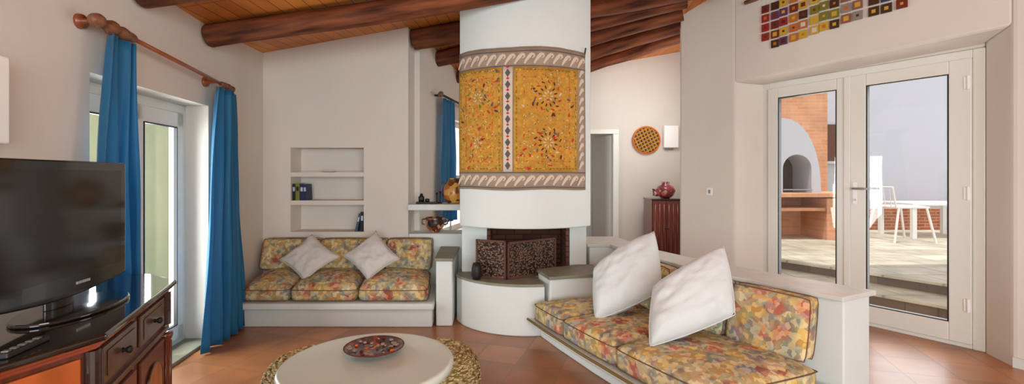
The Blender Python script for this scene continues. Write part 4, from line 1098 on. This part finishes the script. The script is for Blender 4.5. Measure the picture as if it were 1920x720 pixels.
m = MB(); rodm(m, (cx0, cy1, zc), (cx0-.02, cy1+.1, 1.12), .014); rodm(m, (cx0, cy0, zc), (cx0-.06, cy0, 1.12), .014); rodm(m, (cx0-.06, cy0, 1.12), (cx0-.02, cy1+.1, 1.12), .014)
for k in range(4): rodm(m, (cx0-.01, cy0+.12*(k+.7), zc), (cx0-.05, cy0+.12*(k+.7), 1.12), .006)
m.build('backrest', 'white_metal', gc)
gt = thing('garden_table', 'white garden table right of the garden chair on the terrace', 'table', (7.3, 8.2, ZT))
m = MB(); m.box(6.75, 8.0, 7.9, 8.7, .80, .84); m.build('tabletop', 'white_metal', gt, bevel=.006)
for (x, y) in ((6.8, 7.95), (7.95, 7.95), (6.8, 8.65), (7.95, 8.65)):
    m = MB(); m.box(x-.035, x+.035, y-.03, y+.03, ZT, .80); m.build('leg', 'white_metal', gt)

# ------------------------------------------------------------------ camera
cam = bpy.data.cameras.new('camera'); co = bpy.data.objects.new('camera', cam); C.objects.link(co)
co.location = (0, 0, EYE); co.rotation_euler = (PI/2, 0, 0)
cam.sensor_width = 36; cam.lens = F/1920*36; cam.shift_y = -(360-HY)/1920; cam.clip_start = .05
bpy.context.scene.camera = co

# ------------------------------------------------------------------ light
sc_ = bpy.context.scene
w = bpy.data.worlds.new('World'); sc_.world = w; w.use_nodes = True
bgn = w.node_tree.nodes['Background']; bgn.inputs['Color'].default_value = (.90, .95, 1, 1); bgn.inputs['Strength'].default_value = 1.25
sun = bpy.data.lights.new('sun', 'SUN'); sun.energy = 2.5; sun.angle = .02; sun.color = (1, .96, .9)
so = bpy.data.objects.new('sun', sun); C.objects.link(so); so.rotation_euler = Vector((.22, .22, -1)).to_track_quat('-Z', 'Y').to_euler()
def area(name, loc, dirv, sx, sy, e, c=(1, 1, 1)):
    l = bpy.data.lights.new(name, 'AREA'); l.shape = 'RECTANGLE'; l.size = sx; l.size_y = sy; l.energy = e; l.color = c
    o = bpy.data.objects.new(name, l); C.objects.link(o); o.location = loc; o.rotation_euler = Vector(dirv).to_track_quat('-Z', 'Y').to_euler(); return o
area('rear_fill', (1.25, -3.3, 1.4), (0, 1, 0), 5.8, 2.1, 250, (.90, .98, 1))  # added soft light from behind the camera, at the assumed rear opening
area('terrace_daylight', (*DW(.75, .6), 1.15), (-.843, -.539, 0), 1.4, 1.9, 28, (1, .99, .96))
area('balcony_daylight', (*LW(3.1, -.5), 1.0), (1, 0, 0), 1.1, 1.6, 60, (.93, 1, 1))
area('passage_daylight', (*RW(6.4, -.4), 1.3), (1, .0, 0), 1.1, 1.4, 30, (.95, .97, 1))
hl = bpy.data.lights.new('hall_fill', 'POINT'); hl.energy = 24; hl.shadow_soft_size = .25; hl.color = (.96, .98, 1)  # unseen fill light added to brighten the hall, no fixture
ho = bpy.data.objects.new('hall_fill', hl); C.objects.link(ho); ho.location = (2.0, 6.2, 2.2)
cl = bpy.data.lights.new('room_fill', 'POINT'); cl.energy = 22; cl.shadow_soft_size = .3; cl.color = (1, .96, .9)  # interior fill added near the camera, not a fitting of the room
c_ = bpy.data.objects.new('room_fill', cl); C.objects.link(c_); c_.location = (.2, .4, 2.3)

vs_ = sc_.view_settings; vs_.view_transform = 'Standard'; vs_.look = 'None'; vs_.gamma = 1; vs_.exposure = 0.16; vs_.use_curve_mapping = False
sc_.cycles.use_denoising = True
sc_.cycles.max_bounces = 10; sc_.cycles.diffuse_bounces = 6; sc_.cycles.transparent_max_bounces = 12
sc_.cycles.sample_clamp_indirect = 6
